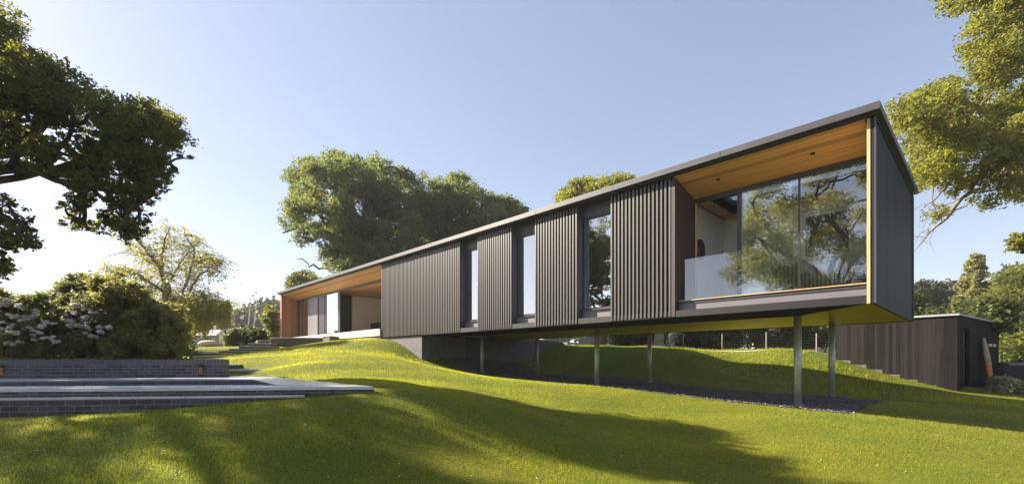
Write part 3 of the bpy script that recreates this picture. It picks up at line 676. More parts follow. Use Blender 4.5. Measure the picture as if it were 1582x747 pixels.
t = hthing('sofa', 'plum coloured sofa inside the open living room', 'sofa', 24.3, 3.9, ZF)
MB().hbox(22.6, 26.2, 3.5, 4.5, ZF+.05, ZF+.42).build('seat', M['sofa'], t, bevel=.05)
for a in (22.65, 23.85, 25.05): MB().hbox(a, a+1.14, 3.3, 3.62, ZF+.2, ZF+.86).build('back_cushion', M['sofa'], t, bevel=.07)
for a in (22.4, 26.22): MB().hbox(a, a+.2, 3.4, 4.5, ZF+.02, ZF+.62).build('armrest', M['sofa'], t, bevel=.05)
t = hthing('low_table', 'dark low table beside the plum sofa', 'table', 26.9, 2.9, ZF)
MB().hbox(26.5, 27.7, 2.5, 3.4, ZF+.30, ZF+.36).build('table_top', M['charcoal'], t)
for a in (26.56, 27.60):
    for b in (2.56, 3.30): MB().hbox(a, a+.05, b, b+.05, ZF-.03, ZF+.297).build('leg', M['charcoal'], t)

# ================================================================== POOL TERRACE
ZD = -.39
tip = P(577, 596.5, 7.12); nearL = np.array([-7.15, 6.5, ZD]); farR = P(393, 579, 12.75)
pd = (tip-nearL)[:2]; pd = pd/np.linalg.norm(pd); PRZ = math.atan2(pd[1], pd[0])
def ln(A, B, t): return A[:2]*(1-t) + B[:2]*t
A0 = nearL[:2] - pd*9                                   # near edge runs on out of the frame
wallR = np.array([-6.95, 11.2]); wallL = wallR - np.array([math.cos(PRZ+.05), math.sin(PRZ+.05)])*13
pool = thing('pool_terrace', 'raised rectangular pool with grey stone paving and dark brick sides', 'pool', (nearL[0], nearL[1], -1.0), PRZ)
# the water basin
q_nl, q_nr, q_fr, q_fl = A0 + np.array([2, .75]), P(432, 594, 7.45)[:2], P(390, 585.5, 9.85)[:2], wallL + np.array([0, -1.6])
q_nr = q_nl + pd*np.dot(q_nr-q_nl, pd)
tipxy, frxy = tip[:2], farR[:2]
outer = [tuple(A0), tuple(tipxy), tuple(frxy), (frxy[0]-1.2, frxy[1]-.1), tuple(wallL+np.array([0, .3]))]
mb = MB()
# paving ring built as four slabs around the basin
def slab(pts, z0, z1): mb.prism([tuple(p) for p in pts], z0, z1)
slab([A0, tipxy, q_nr, q_nl], ZD-.045, ZD)
slab([tipxy, frxy, q_fr, q_nr], ZD-.045, ZD)
slab([frxy, wallL+np.array([0, 1.6]), q_fl, q_fr], ZD-.045, ZD)
pv = mb.build('paving', M['paving'], pool, recalc=True)
# brick side walls below the paving
def wallstrip(a, b, t, z0, z1, m_):
    a = np.array(a, float); b = np.array(b, float); d = (b-a)/np.linalg.norm(b-a); nn = np.array([-d[1], d[0]])*t
    return m_.prism([tuple(a), tuple(b), tuple(b+nn), tuple(a+nn)], z0, z1)
inn = np.array([-pd[1], pd[0]])*.02
mb = MB(); wallstrip(A0+inn, tipxy-pd*.05+inn, .25, -1.3, ZD-.047, mb); mb.build('side_wall', M['poolbrick'], pool)
mb = MB(); ed = (frxy-tipxy)/np.linalg.norm(frxy-tipxy); wallstrip(tipxy+ed*.3+np.array([-.03, 0]), frxy, .22, -1.0, ZD-.049, mb); mb.build('side_wall', M['poolbrick'], pool)
# lower ledge that widens to the left
le = A0 + np.array([0, -.40]); lr = tipxy - pd*1.0 + np.array([0, -.035])
mb = MB(); mb.prism([tuple(le), tuple(lr), tuple(lr-np.array([-pd[1], pd[0]])*-.03), tuple(A0+inn*.5)], ZD-.15, ZD-.12); mb.build('ledge', M['paving'], pool)
mb = MB(); mb.prism([tuple(le+np.array([0, .02])), tuple(lr+np.array([0, .015])), tuple(lr+np.array([0, .03])), tuple(A0+inn*.4)], -1.4, ZD-.152); mb.build('ledge_wall', M['poolbrick'], pool)
# basin lining, water, cover grating
mb = MB()
for a, b in ((q_nl, q_nr), (q_nr, q_fr), (q_fr, q_fl)): wallstrip(a, b, -.03, -.9, ZD-.006, mb)
mb.build('basin_wall', M['poolbrick'], pool)
MB().prism([tuple(q_nl), tuple(q_nr), tuple(q_fr), tuple(q_fl)], ZD-.12, ZD-.10).build('water', M['water'], pool)
mb = MB(); nn = np.array([-pd[1], pd[0]])
for i in range(150):
    a = q_nl - nn*.24 + pd*(2.0 + i*.055)
    mb.prism([tuple(a), tuple(a+pd*.032), tuple(a+pd*.032+nn*.17), tuple(a+nn*.17)], ZD+.001, ZD+.012)
mb.build('grating', M['white'], pool)
a = q_nl - nn*.23 + pd*10.35
mb = MB(); mb.prism([tuple(a), tuple(a+pd*.62), tuple(a+pd*.62+nn*.16), tuple(a+nn*.16)], ZD+.001, ZD+.01); ht = mb.build('hatch', M['white'], pool)
mb = MB(); a = a + pd*.05+nn*.04; mb.prism([tuple(a), tuple(a+pd*.48), tuple(a+pd*.48+nn*.05), tuple(a+nn*.05)], ZD+.011, ZD+.014); mb.build('slot', M['black'], ht, root=pool)
# brick retaining wall behind the pool
wt = thing('retaining_wall', 'low blue black brick wall with upright coping behind the pool', 'wall', (wallR[0], wallR[1], ZD), PRZ+.05)
mb = MB(); wallstrip(wallL, wallR, .33, -.9, -.075, mb); mb.build('brickwork', M['poolbrick'], wt)
mb = MB(); wd_ = (wallR-wallL)/np.linalg.norm(wallR-wallL); wn2 = np.array([-wd_[1], wd_[0]]); Lw = np.linalg.norm(wallR-wallL)
for i in range(int(Lw/.0765)):
    a = wallR - wd_*(i*.0765+.067) - wn2*.004; mb.prism([tuple(a), tuple(a+wd_*.066), tuple(a+wd_*.066+wn2*.34), tuple(a+wn2*.34)], -.072, .035)
mb.build('coping', simple('coping brick', (.075,.078,.10), .5, 0, .35, 40, .2), wt)
MB().prism([tuple(wallL+wn2*.004), tuple(wallR+wn2*.004-wd_*.01), tuple(wallR+wn2*.325-wd_*.01), tuple(wallL+wn2*.325)], -.073, .025).build('mortar_bed', M['concrete'], wt)
for u in (2, 306):                                       # small copper wall lights
    tt = (P(u, 570, 11)[0]-wallL[0])/(wallR[0]-wallL[0]) if u > 100 else None
    c = wallL*(1-tt)+wallR*tt if tt else None
    if c is None:
        k_ = None
        for t_ in np.linspace(0, 1, 400):
            q = wallL*(1-t_)+wallR*t_
            if CX + F_PX*q[0]/q[1] >= u: k_ = q; break
        c = k_
    l = thing('wall_light', 'small dark copper light on the pool wall at its left end' if u < 100 else 'small dark copper light on the pool wall near the steps', 'wall light', (c[0], c[1], -.15), PRZ+.05, 'wall lights on the pool wall')
    f_ = c - wn2*.05
    MB().box((f_[0], f_[1], -.12), (.10, .07, .06), PRZ+.05).build('hood', M['black'], l, bevel=.008)
    MB().box((f_[0]+wn2[0]*.03, f_[1]+wn2[1]*.03, -.23), (.075, .025, .15), PRZ+.05).build('back_plate', simple('copper', (.30,.11,.05), .5, .4, .2, 12), l)

# ================================================================== GARDEN STEPS AND TERRACE WALL
def steps(label, items, root_at, group=None, m_=None):
    t = thing('garden_steps', label, 'steps', root_at, 0, group)
    for (u0, u1, vt, vb, Yf, depth, skew) in items:
        a = P(u0, vt, Yf); b = P(u1, vt, Yf+skew); zt = (a[2]+b[2])/2
        d = (b-a)[:2]; d = d/np.linalg.norm(d); nn = np.array([-d[1], d[0]])*depth
        low = min(gz(a[0], a[1]), gz(b[0], b[1]), zt-.1) - .35
        mb = MB(); mb.prism([tuple(a[:2]), tuple(b[:2]), tuple(b[:2]+nn), tuple(a[:2]+nn)], low, zt-.045); o = mb.build('riser', M['brickbrown'] if m_ is None else m_, t)
        o_ = d*.03; mb = MB(); mb.prism([tuple(a[:2]-o_-nn/depth*.03), tuple(b[:2]+o_-nn/depth*.03), tuple(b[:2]+nn+o_), tuple(a[:2]+nn-o_)], zt-.042, zt); mb.build('tread', M['deck'], t, bevel=.006)
    return t
steps('flight of brown brick steps with pale treads climbing to the terrace', fl1, P(376, 545, 24.5))
steps('broad low steps winding down the lawn to the pool', fl2, P(340, 572, 14))
a, b, c_ = P(419, 521, 27.0), P(500, 521, 27.2), P(560, 523, 24.2)
tw = thing('terrace_wall', 'low brown brick wall edging the raised terrace', 'wall', (b[0], b[1], .8), 0)
mb = MB(); mb.prism([tuple(a[:2]), tuple(b[:2]), tuple(H(27.6, .05, 0)[:2]), tuple(H(33.4, .05, 0)[:2]), (a[0]-.5, a[1]+5)], .3, 1.30); mb.build('brickwork', M['brickbrown'], tw)
mb = MB(); mb.prism([tuple(a[:2]+np.array([-.04, -.05])), tuple(b[:2]+np.array([.04, -.05])), tuple(H(27.5, .04, 0)[:2]), tuple(H(33.4, .04, 0)[:2]), (a[0]-.55, a[1]+5)], 1.303, 1.36); mb.build('paving', M['deck'], tw, bevel=.008)
s2 = [(497, 512, 520.5, 527, 26.2, 1.1, -.3)]
t = thing('terrace_step', 'single dark step block in front of the living room terrace', 'step', P(505, 527, 26), 0)
a, b = P(499, 519, 25.6), P(509, 519, 25.2); zt = 1.36
mb = MB(); mb.prism([tuple(a[:2]), tuple(b[:2]), tuple(b[:2]+np.array([.5, 1.2])), tuple(a[:2]+np.array([.5, 1.2]))], .6, zt-.05); mb.build('riser', M['brickbrown'], t)
mb = MB(); mb.prism([tuple(a[:2]-.03), tuple(b[:2]+np.array([.03, -.03])), tuple(b[:2]+np.array([.53, 1.2])), tuple(a[:2]+np.array([.47, 1.2]))], zt-.047, zt); mb.build('tread', M['deck'], t)

# parapet and steps beyond the brick base, seen under the house
t = thing('garden_steps', 'pale concrete steps beside the brick wing wall under the house', 'steps', H(15, 9.8, .5), HRZ)
for i in range(4): MB().hbox(13.4+i*.55, 16.5, 9.42, 11.2, .2, .62+i*.14).build('step', M['concrete'], t)

# ================================================================== SHED
SF, SE = np.array([-.575, .818]), np.array([.818, .575])
S0 = np.array([15.1, 15.8]); SRZ = math.atan2(-SF[1], -SF[0])
def SP(f, e, z): p = S0 + SF*f + SE*e; return np.array([p[0], p[1], z])
def sbox(mb, f0, f1, e0, e1, z0, z1):
    return mb.hexa([SP(f0,e0,z0),SP(f1,e0,z0),SP(f1,e1,z0),SP(f0,e1,z0),SP(f0,e0,z1),SP(f1,e0,z1),SP(f1,e1,z1),SP(f0,e1,z1)])
shed = thing('garden_shed', 'black boarded flat roofed shed stepping up the grass bank', 'shed', (*S0, -1.05), SRZ)
EL = 6.6; FLN = 3.6; ZR = 1.54
mb = MB(); nst = 7
for i in range(nst):
    f0, f1 = i*FLN/nst, (i+1)*FLN/nst; zb = -1.0 + i*.178
    if i < nst: sbox(mb, f0, f1-.0005, 0, .08, zb, ZR)
mb2 = MB()
mb.build('front_wall', M['shedboard'], shed)
rw = MB(); sbox(rw, .081, FLN, EL-.08, EL, -1.4, ZR); sbox(rw, FLN-.08, FLN, .081, EL-.081, -.2, ZR); rw.build('back_wall', M['shedboard'], shed)
ew = MB(); sbox(ew, 0, .08, .081, .75, -1.5, ZR); sbox(ew, 0, .08, 1.75, EL, -1.5, ZR); sbox(ew, 0, .08, .752, 1.748, 1.15, ZR); e_ = ew.build('end_wall', M['shedboard'], shed)
dr = MB(); sbox(dr, .12, .16, .752, 1.748, -1.4, 1.148); sbox(dr, -.02, .119, .70, .75, -1.4, 1.2); dr.build('door', M['black'], shed)
plm = MB()
for i in range(nst):
    f0, f1 = i*FLN/nst, (i+1)*FLN/nst; zb = -1.0 + i*.178; sbox(plm, f0+.003, f1+.09, .03, .15, zb-.5, zb-.003)
plm.build('brick_footing', M['brick'], shed)
rr = MB(); sbox(rr, -.08, FLN+.08, -.07, EL+.06, ZR+.003, ZR+.07); rr.build('roof', M['shedroof'], shed)
rr = MB(); sbox(rr, -.015, .0, -.02, .06, -1.0, ZR); rr.build('corner_trim', M['shedboard'], shed)
# wall lights on the shed end
for i, e in enumerate((4.6, 5.35)):
    c = SP(-.05, e, .62); l = thing('wall_light', ('small white round light on the shed end wall, left of two' if i == 0 else 'small white round light on the shed end wall, right of two'), 'wall light', c, SRZ, 'lights on the shed wall')
    MB().ball(c, (.07, .07, .07)).build('globe', M['white'], l, smooth=True); mb = MB(); sbox(mb, -.05, -.001, e-.02, e+.02, .60, .64); mb.build('bracket', M['black'], l)
# kayak leaning on the shed end
c0 = SP(-.42, 3.35, 0); zg = gz(c0[0], c0[1])
ky = thing('kayak', 'tan and orange kayak standing upright against the shed end wall', 'kayak', (c0[0], c0[1], zg), SRZ)
def kprof(t): return .25*math.sin(math.pi*min(max(t, .015), .985))**.38
def kayak_part(t0, t1, nm, m_):
    mb = MB(); vs = []; n = 14; sd = 16
    for i in range(n+1):
        t = t0+(t1-t0)*i/n; hw = kprof(t); z = zg+.02+t*1.95; off = -.30+.22*t
        for k_ in range(sd):
            a = 2*math.pi*k_/sd; ce = math.cos(a)*hw; cf = math.sin(a)*hw*.42
            vs.append(SP(off+cf, 3.35+ce, z))
    fs = [(i*sd+k_, i*sd+(k_+1) % sd, (i+1)*sd+(k_+1) % sd, (i+1)*sd+k_) for i in range(n) for k_ in range(sd)]
    fs += [tuple(range(sd))[::-1], tuple(n*sd+k_ for k_ in range(sd))]
    mb.add(vs, fs); return mb.build(nm, m_, ky, smooth=True)
kayak_part(0, .52, 'lower_hull', M['orange']); kayak_part(.522, 1, 'upper_hull', M['tan'])
# dark object: barrel-like bag beside it
c = SP(-.4, 4.7, 0); zg2 = gz(c[0], c[1])
t = thing('storage_bag', 'dark bundled bag hanging beside the kayak', 'bag', (c[0], c[1], zg2), 0)
MB().ball((c[0], c[1], zg2+.75), (.28, .22, .33), 14, 9).build('bag', M['charcoal'], t, smooth=True); MB().tube([(c[0], c[1], zg2+1.05), (c[0]+.1, c[1]+.2, zg2+1.35)], .015, 6).build('strap', M['black'], t)
# grey equipment cabinet far right
p = P(1582, 590, 18.2); zg3 = gz(p[0], p[1])
t = thing('equipment_cabinet', 'grey open fronted cabinet beyond the variegated shrub', 'cabinet', (p[0], p[1], zg3), R(-30))
MB().box((p[0], p[1]+.25, zg3+.55), (1.0, .5, 1.15), R(-30)).build('cabinet', M['greybox'], t, bevel=.015)
q = p + np.array([-.33, .02, 0]); MB().box((q[0]+.1, q[1]+.0, zg3+.55), (.42, .12, .95), R(-30)).build('opening', M['black'], t)

# ================================================================== TREES
# near oak on the left
poly = [(-30,25),(0,22),(30,60),(90,105),(140,140),(195,160),(240,165),(268,195),(285,228),(250,215),(222,262),(190,250),(150,200),(90,168),(-30,150)]
ca, ra = clumps_in(poly, 13.0, 2.0, .50, 84, (), 11)
poly = [(-30,150),(90,165),(150,200),(220,255),(255,222),(285,235),(299,257),(262,268),(238,280),(236,300),(215,325),(228,368),(190,368),(160,350),(130,360),(110,352),(100,335),(112,300),(110,272),(60,258),(-30,258)]
holes = [(88,262,14),(40,210,13),(95,190,11),(262,240,9),(140,215,9),(15,180,12),(68,200,13),(112,235,12),(20,228,12),(180,270,9),(250,262,6),(150,300,10),(200,300,8),(130,325,9),(60,170,8),(165,240,7),(190,340,7)]
cb, rb = clumps_in(poly, 12.8, 1.5, .27, 150, holes, 14)
c1, r1 = np.vstack([ca, cb]), np.r_[ra, rb]
poly2 = [(-40,305),(10,312),(50,345),(62,352),(40,372),(15,395),(6,420),(-40,450)]
c2, r2 = clumps_in(poly2, 11.5, .9, .27, 46, (), 12)
r_ = np.random.default_rng(13); off, offr = [], []
while len(off) < 62:
    q = np.array([r_.uniform(-24, -10), r_.uniform(6.5, 16), r_.uniform(5.6, 11.5)])
    e = ((q[0]+16.5)/7.2)**2 + ((q[1]-10.8)/4.0)**2 + ((q[2]-7.2)/4.0)**2
    if e < 1 and CX+F_PX*q[0]/q[1] < -75: off.append(q); offr.append(r_.uniform(.5, .8))
cc = np.vstack([c1, c2, off]); rr_ = np.r_[r1, r2, offr]
def oak_limbs(w, r):
    a = np.array([-17.5, 12.5, 4.2])
    for pts, r0, r1_ in (([(-60,262),(20,258),(80,265),(125,262),(160,240)], .20, .10), ([(125,262),(150,230),(190,205),(235,200)], .10, .04),
                         ([(120,262),(150,282),(175,310),(195,335)], .07, .02), ([(20,258),(40,225),(70,190),(110,165)], .10, .04),
                         ([(70,262),(100,225),(120,190),(150,170)], .08, .03), ([(-60,262),(0,225),(30,180),(40,130)], .12, .04),
                         ([(235,205),(258,222),(280,232)], .03, .01), ([(-60,300),(0,330),(30,350),(60,356)], .05, .015)):
        q = [P(u, v, 12.6+.5*math.sin(i*1.7)) + r.normal(size=3)*.05 for i, (u, v) in enumerate(pts)]
        # smooth
        qq = []
        for i in range(len(q)-1):
            for t_ in (0, .33, .66): qq.append(q[i]*(1-t_)+q[i+1]*t_ + r.normal(size=3)*.035)
        qq.append(q[-1]); w.tube(qq, list(np.linspace(r0, r1_, len(qq))), 7, cap=False)
    limb(w, (-17, 12.3, 3.5), P(-60, 262, 12.6), .34, .20, .04, 6, 0, 8, r)
zb = gz(-18.5, 12)
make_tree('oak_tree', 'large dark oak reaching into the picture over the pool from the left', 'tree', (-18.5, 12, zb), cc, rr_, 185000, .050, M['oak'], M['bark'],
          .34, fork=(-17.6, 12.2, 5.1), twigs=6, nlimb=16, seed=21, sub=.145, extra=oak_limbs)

# big oak behind the house
poly = [(443,275),(470,246),(500,240),(560,244),(620,262),(655,275),(650,330),(650,390),(600,420),(530,425),(505,410),(508,385),(495,360),(470,368),(445,372),(440,352),(452,330),(445,312)]
c1, r1 = clumps_in(poly, 37, 4.0, .80, 210, ((480,352,10),(470,335,8),(455,300,4)), 31)
zb = gz(P(560,500,37)[0], 37)
def mid_limbs(w, r):
    for pts, r0, r1_ in (([(560,420),(545,380),(515,345),(480,345),(445,362)], .30, .05), ([(510,425),(495,415),(480,408),(462,404)], .10, .03), ([(560,420),(550,350),(535,300),(525,265)], .3, .06), ([(558,400),(590,340),(615,300)], .25, .05)):
        q = [P(u, v, 36.0) + r.normal(size=3)*.2 for u, v in pts]; qq = []
        for i in range(len(q)-1):
            for t_ in (0, .33, .66): qq.append(q[i]*(1-t_)+q[i+1]*t_ + r.normal(size=3)*.12)
        qq.append(q[-1]); w.tube(qq, list(np.linspace(r0, r1_, len(qq))), 6, cap=False)
make_tree('oak_tree', 'tallest spreading oak rising behind the left half of the house', 'tree', (P(562,500,37)[0], 37, zb), c1, r1, 130000, .105, M['oakmid'], M['bark'],
          .55, fork=P(560, 410, 37), twigs=2, seed=32, sub=.20, extra=mid_limbs, group='trees behind the house')
poly = [(655,285),(690,276),(730,282),(760,305),(772,325),(765,420),(660,420)]
c1, r1 = clumps_in(poly, 41, 3.5, .9, 125, (), 33)
make_tree('oak_tree', 'middle oak joined to the tallest one behind the house roof', 'tree', (P(700,500,41)[0], 41, gz(P(700,500,41)[0], 41)), c1, r1, 85000, .115, M['oakmid'], M['bark'],
          .5, fork=P(700, 420, 41), twigs=2, seed=34, sub=.20, group='trees behind the house')
poly = [(765,312),(790,312),(812,322),(818,400),(770,400)]
c1, r1 = clumps_in(poly, 44, 3, .8, 50, (), 35)
make_tree('oak_tree', 'dark lower oak at the right end of the row behind the roof', 'tree', (P(790,500,44)[0], 44, gz(P(790,500,44)[0], 44)), c1, r1, 30000, .13, M['oak'], M['bark'],
          .4, fork=P(790, 430, 44), seed=36, group='trees behind the house')
poly = [(868,300),(885,284),(925,280),(950,275),(975,268),(984,285),(975,370),(870,370)]
c1, r1 = clumps_in(poly, 30, 2, .5, 90, (), 37)
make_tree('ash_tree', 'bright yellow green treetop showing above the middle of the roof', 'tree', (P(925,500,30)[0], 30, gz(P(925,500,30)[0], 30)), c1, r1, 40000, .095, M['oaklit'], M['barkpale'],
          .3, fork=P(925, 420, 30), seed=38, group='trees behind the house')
poly = [(452,432),(470,426),(482,430),(488,445),(450,450)]
c1, r1 = clumps_in(poly, 50, 2, .8, 14, (), 39)
make_tree('holm_oak', 'small dark rounded tree peeping over the far left end of the roof', 'tree', (P(470,500,50)[0], 50, gz(P(470,500,50)[0], 50)), c1, r1, 9000, .17, M['oak'], M['bark'],
          .25, fork=P(470, 465, 50), seed=40, group='trees behind the house')

# right hand tree, sunlit, limbs reaching left over the shed
poly = [(1452,-20),(1478,12),(1500,30),(1488,70),(1492,100),(1470,135),(1425,145),(1395,165),(1392,190),(1400,225),(1412,262),(1422,300),(1432,335),(1452,325),(1468,300),(1500,285),(1520,310),(1550,318),(1590,310),(1700,200),(1700,-60)]
c1, r1 = clumps_in(poly, 15.5, 2.2, .50, 230, ((1500,335,14),(1535,238,9),(1470,270,9),(1555,225,10),(1500,205,8),(1520,265,9),(1450,215,7)), 41)
poly = [(1582,350),(1566,368),(1560,385),(1590,400),(1640,380),(1640,345)]
c2, r2 = clumps_in(poly, 13.5, .6, .20, 26, (), 42)
def right_limbs(w, r):
    for pts, r0, r1_ in (([(1640,190),(1582,205),(1545,232),(1515,262),(1500,300),(1470,328),(1440,352),(1424,380)], .13, .012), ([(1640,250),(1582,200),(1530,170),(1490,160),(1440,180)], .12, .03),
                         ([(1500,300),(1490,320),(1455,330),(1425,345)], .03, .006), ([(1515,262),(1480,262),(1450,300),(1425,325)], .04, .008), ([(1560,225),(1540,290),(1500,300)], .05, .02),
                         ([(1470,328),(1450,340),(1432,372)], .015, .004), ([(1500,300),(1475,312),(1440,330)], .018, .005), ([(1640,100),(1582,80),(1540,50),(1500,20)], .1, .03), ([(1530,170),(1500,230),(1470,262)], .05, .01)):
        q = [P(u, v, 15.0) + r.normal(size=3)*.06 for u, v in pts]; qq = []
        for i in range(len(q)-1):
            for t_ in (0, .33, .66): qq.append(q[i]*(1-t_)+q[i+1]*t_ + r.normal(size=3)*.04)
        qq.append(q[-1]); w.tube(qq, list(np.linspace(r0, r1_, len(qq))), 6, cap=False)
        for kk in range(5):
            s_ = qq[r.integers(len(qq)//2, len(qq))]; limb(w, s_, s_+r.normal(size=3)*np.array([.5, .3, .4])+np.array([-.25, 0, -.2]), .010, .003, .15, 5, 0, 4, r)
    limb(w, (21, 16, 2.6), P(1640, 190, 15.0), .17, .11, .05, 6, 0, 8, r); limb(w, (21, 16, 3.2), P(1640, 100, 15.0), .25, .1, .05, 6, 0, 8, r)
    limb(w, (21, 16, 2.2), P(1640, 365, 13.6), .1, .03, .05, 6, 0, 6, r)
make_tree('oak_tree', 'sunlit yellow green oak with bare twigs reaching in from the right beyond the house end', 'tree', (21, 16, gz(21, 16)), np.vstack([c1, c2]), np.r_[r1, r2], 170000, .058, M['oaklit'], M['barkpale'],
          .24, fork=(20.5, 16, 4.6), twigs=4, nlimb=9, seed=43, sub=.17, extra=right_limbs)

# oak behind the camera, seen mirrored in the balcony glass
r_ = np.random.default_rng(51); off, offr = [], []
while len(off) < 120:
    q = np.array([r_.uniform(-19, -4), r_.uniform(-11, 5), r_.uniform(1.4, 13)])
    e = ((q[0]+12.5)/6.2)**2 + ((q[1]+2.5)/6.2)**2 + ((q[2]-7.4)/5.6)**2
    if .25 < e < 1: off.append(q); offr.append(r_.uniform(.7, 1.0))
make_tree('oak_tree', 'oak mirrored in the balcony glass', 'tree', (-12.5, -2.5, gz(-12.5, -2.5)), np.array(off), np.array(offr), 90000, .095, M['oaklit'], M['bark'],
          .4, fork=(-12.5, -2.5, 3.0), twigs=4, nlimb=18, seed=52)

# background trees on the right
poly = [(1418,445),(1432,432),(1452,432),(1468,445),(1478,468),(1478,520),(1415,520)]
c1, r1 = clumps_in(poly, 48, 3, 1.0, 40, (), 61)
make_tree('yew_tree', 'dark rounded tree behind the left part of the shed', 'tree', (P(1445,540,48)[0], 48, gz(P(1445,540,48)[0], 48)), c1, r1, 26000, .19, M['conifer'], M['bark'], .35, fork=P(1445, 500, 48), seed=62, group='trees beyond the shed')
poly = [(1538,440),(1548,425),(1570,420),(1640,420),(1640,560),(1545,560),(1530,500)]
c1, r1 = clumps_in(poly, 38, 3, .95, 60, (), 63)
make_tree('lime_tree', 'bright green bushy tree filling the right edge beyond the shed', 'tree', (P(1590,560,38)[0], 38, gz(P(1590,560,38)[0], 38)), c1, r1, 42000, .15, M['lime'], M['bark'], .3, fork=P(1590, 520, 38), seed=64, group='trees beyond the shed')
# conifer with tiered branches
def conifer(u, vtop, vbot, Y, Wd, label, seed, group=None):
    r = np.random.default_rng(seed); b = P(u, vbot, Y); base = np.array([b[0], Y, gz(b[0], Y)]); top = P(u, vtop, Y)[2]
    t = thing('fir_tree', label, 'tree', base, 0, group); w = MB(); w.tube([base-np.array([0, 0, .3]), (base[0], Y, top)], [.32, .03], 8)
    pos = []; z = base[2]+1.0
    while z < top-.1:
        fr = (top-z)/(top-base[2]); L = Wd*(fr**.75)*r.uniform(.75, 1.1)+.15
        for k_ in range(6):
            a = r.uniform(0, 2*math.pi); l = L*r.uniform(.7, 1.1); n_ = int(26+l*60)
            tt = r.random(n_)**.7; e = np.array([math.cos(a), math.sin(a)])
            x = base[0]+e[0]*tt*l; y = Y+e[1]*tt*l; zz = z+ .35*l*tt - .15*l*tt**2
            sp = .10+.28*(1-tt)*l*.35
            pos.append(np.c_[x+r.normal(size=n_)*sp, y+r.normal(size=n_)*sp, zz+r.normal(size=n_)*.09])
            w.tube([(base[0], Y, z), (base[0]+e[0]*l, Y+e[1]*l, z+.2*l)], [.04, .01], 4, cap=False)
        z += r.uniform(.28, .45)
    w.build('trunk', M['bark'], t, recalc=False); v, f = leaf_quads(np.vstack(pos), .16, .1, 2.2, r); big_mesh('crown', v, f, M['pine'], t); return t
conifer(1507, 391, 560, 42, 2.9, 'tall pointed fir rising above the shed roof', 65, 'trees beyond the shed')
conifer(1478, 436, 560, 46, 2.0, 'shorter fir in the gap left of the tall pointed fir', 66, 'trees beyond the shed')

# willow on the left
def willow():
    r = np.random.default_rng(71); Y0 = 24.0; b = P(256, 540, Y0); base = np.array([b[0], Y0, gz(b[0], Y0)])
    t = thing('willow_tree', 'sparse yellow willow with thin hanging shoots beyond the shrubs', 'tree', base, 0)
    w = MB(); pos = []
    def poly_limb(pts, r0, r1_, Yo=0):
        r0 *= .62; q = [P(u, v, Y0+Yo+.4*math.sin(i*2.1)) for i, (u, v) in enumerate(pts)]; qq = []
        for i in range(len(q)-1):
            for t_ in (0, .25, .5, .75): qq.append(q[i]*(1-t_)+q[i+1]*t_ + r.normal(size=3)*.04)
        qq.append(q[-1]); w.tube(qq, list(np.linspace(r0, r1_, len(qq))), 7, cap=False); return qq
    poly_limb([(256,545),(258,500),(260,470),(256,440)], .30, .20)
    L = [poly_limb([(256,445),(245,410),(230,390),(205,360),(190,352)], .14, .03), poly_limb([(258,455),(240,440),(215,425),(190,418),(170,415)], .12, .02, -1), poly_limb([(256,440),(250,395),(255,370),(262,348)], .13, .02, 1),
         poly_limb([(262,470),(285,450),(296,415),(300,385),(285,360)], .13, .03, .5), poly_limb([(260,465),(290,455),(310,425),(325,410),(338,402)], .10, .02, -1), poly_limb([(296,415),(320,400),(335,398)], .05, .015, 0),
         poly_limb([(256,445),(270,420),(290,390),(310,370)], .1, .02, 1.5), poly_limb([(258,480),(235,470),(212,455),(190,450)], .1, .02, 0), poly_limb([(262,480),(300,468),(330,465),(352,470)], .1, .02, 1), poly_limb([(250,420),(225,400),(210,380)], .06, .02, 2),
         poly_limb([(260,475),(285,470),(305,460),(325,455)], .08, .02, -1.2)]
    ends = [p for q in L for p in q[2:]]
    for i in range(1300):
        p = np.array(ends[r.integers(len(ends))]) + r.normal(size=3)*np.array([.12, .3, .08])
        d = r.normal(size=3)*np.array([.8, .8, .25]); d[2] += .35; q = [p]; l = r.uniform(.5, 1.1)
        for k_ in range(7):
            p = p + d*.16*l; d[2] -= .30; d *= .93; q.append(p.copy())
        w.tube(q, list(np.linspace(.010, .003, len(q))), 4, cap=False)
        q = np.array(q); n_ = int(r.uniform(4, 15)); kk = r.integers(1, len(q), n_); pos.append(q[kk] + r.normal(size=(n_, 3))*.05)
    # the dense golden lower right skirt
    for (u0, u1, v0, v1, n_) in ((290, 352, 462, 500, 300), (235, 300, 490, 520, 110), (300, 322, 480, 515, 70), (165, 235, 440, 470, 60)):
        for i in range(n_):
            tt = r.random(); u = u0+(u1-u0)*tt; p = P(u, r.uniform(v0, v0+(v1-v0)*.45), Y0+r.uniform(-1.6, 1.6)); ln_ = r.uniform(.4, 1.1); n2 = 26
            s_ = r.random(n2); pos.append(p + np.c_[r.normal(size=n2)*.05 + .12*s_, r.normal(size=n2)*.05, -s_*ln_ + .0*s_])
            w.tube([p, p+np.array([.06, 0, -ln_*.5]), p+np.array([.12, 0, -ln_])], [.008, .006, .003], 4, cap=False)
    w.build('trunk', M['barkpale'], t, recalc=False, smooth=True); pos = np.vstack(pos)
    v, f = leaf_quads(pos, .048, 0, 2.8, r); big_mesh('crown', v, f, M['willow'], t)
willow()

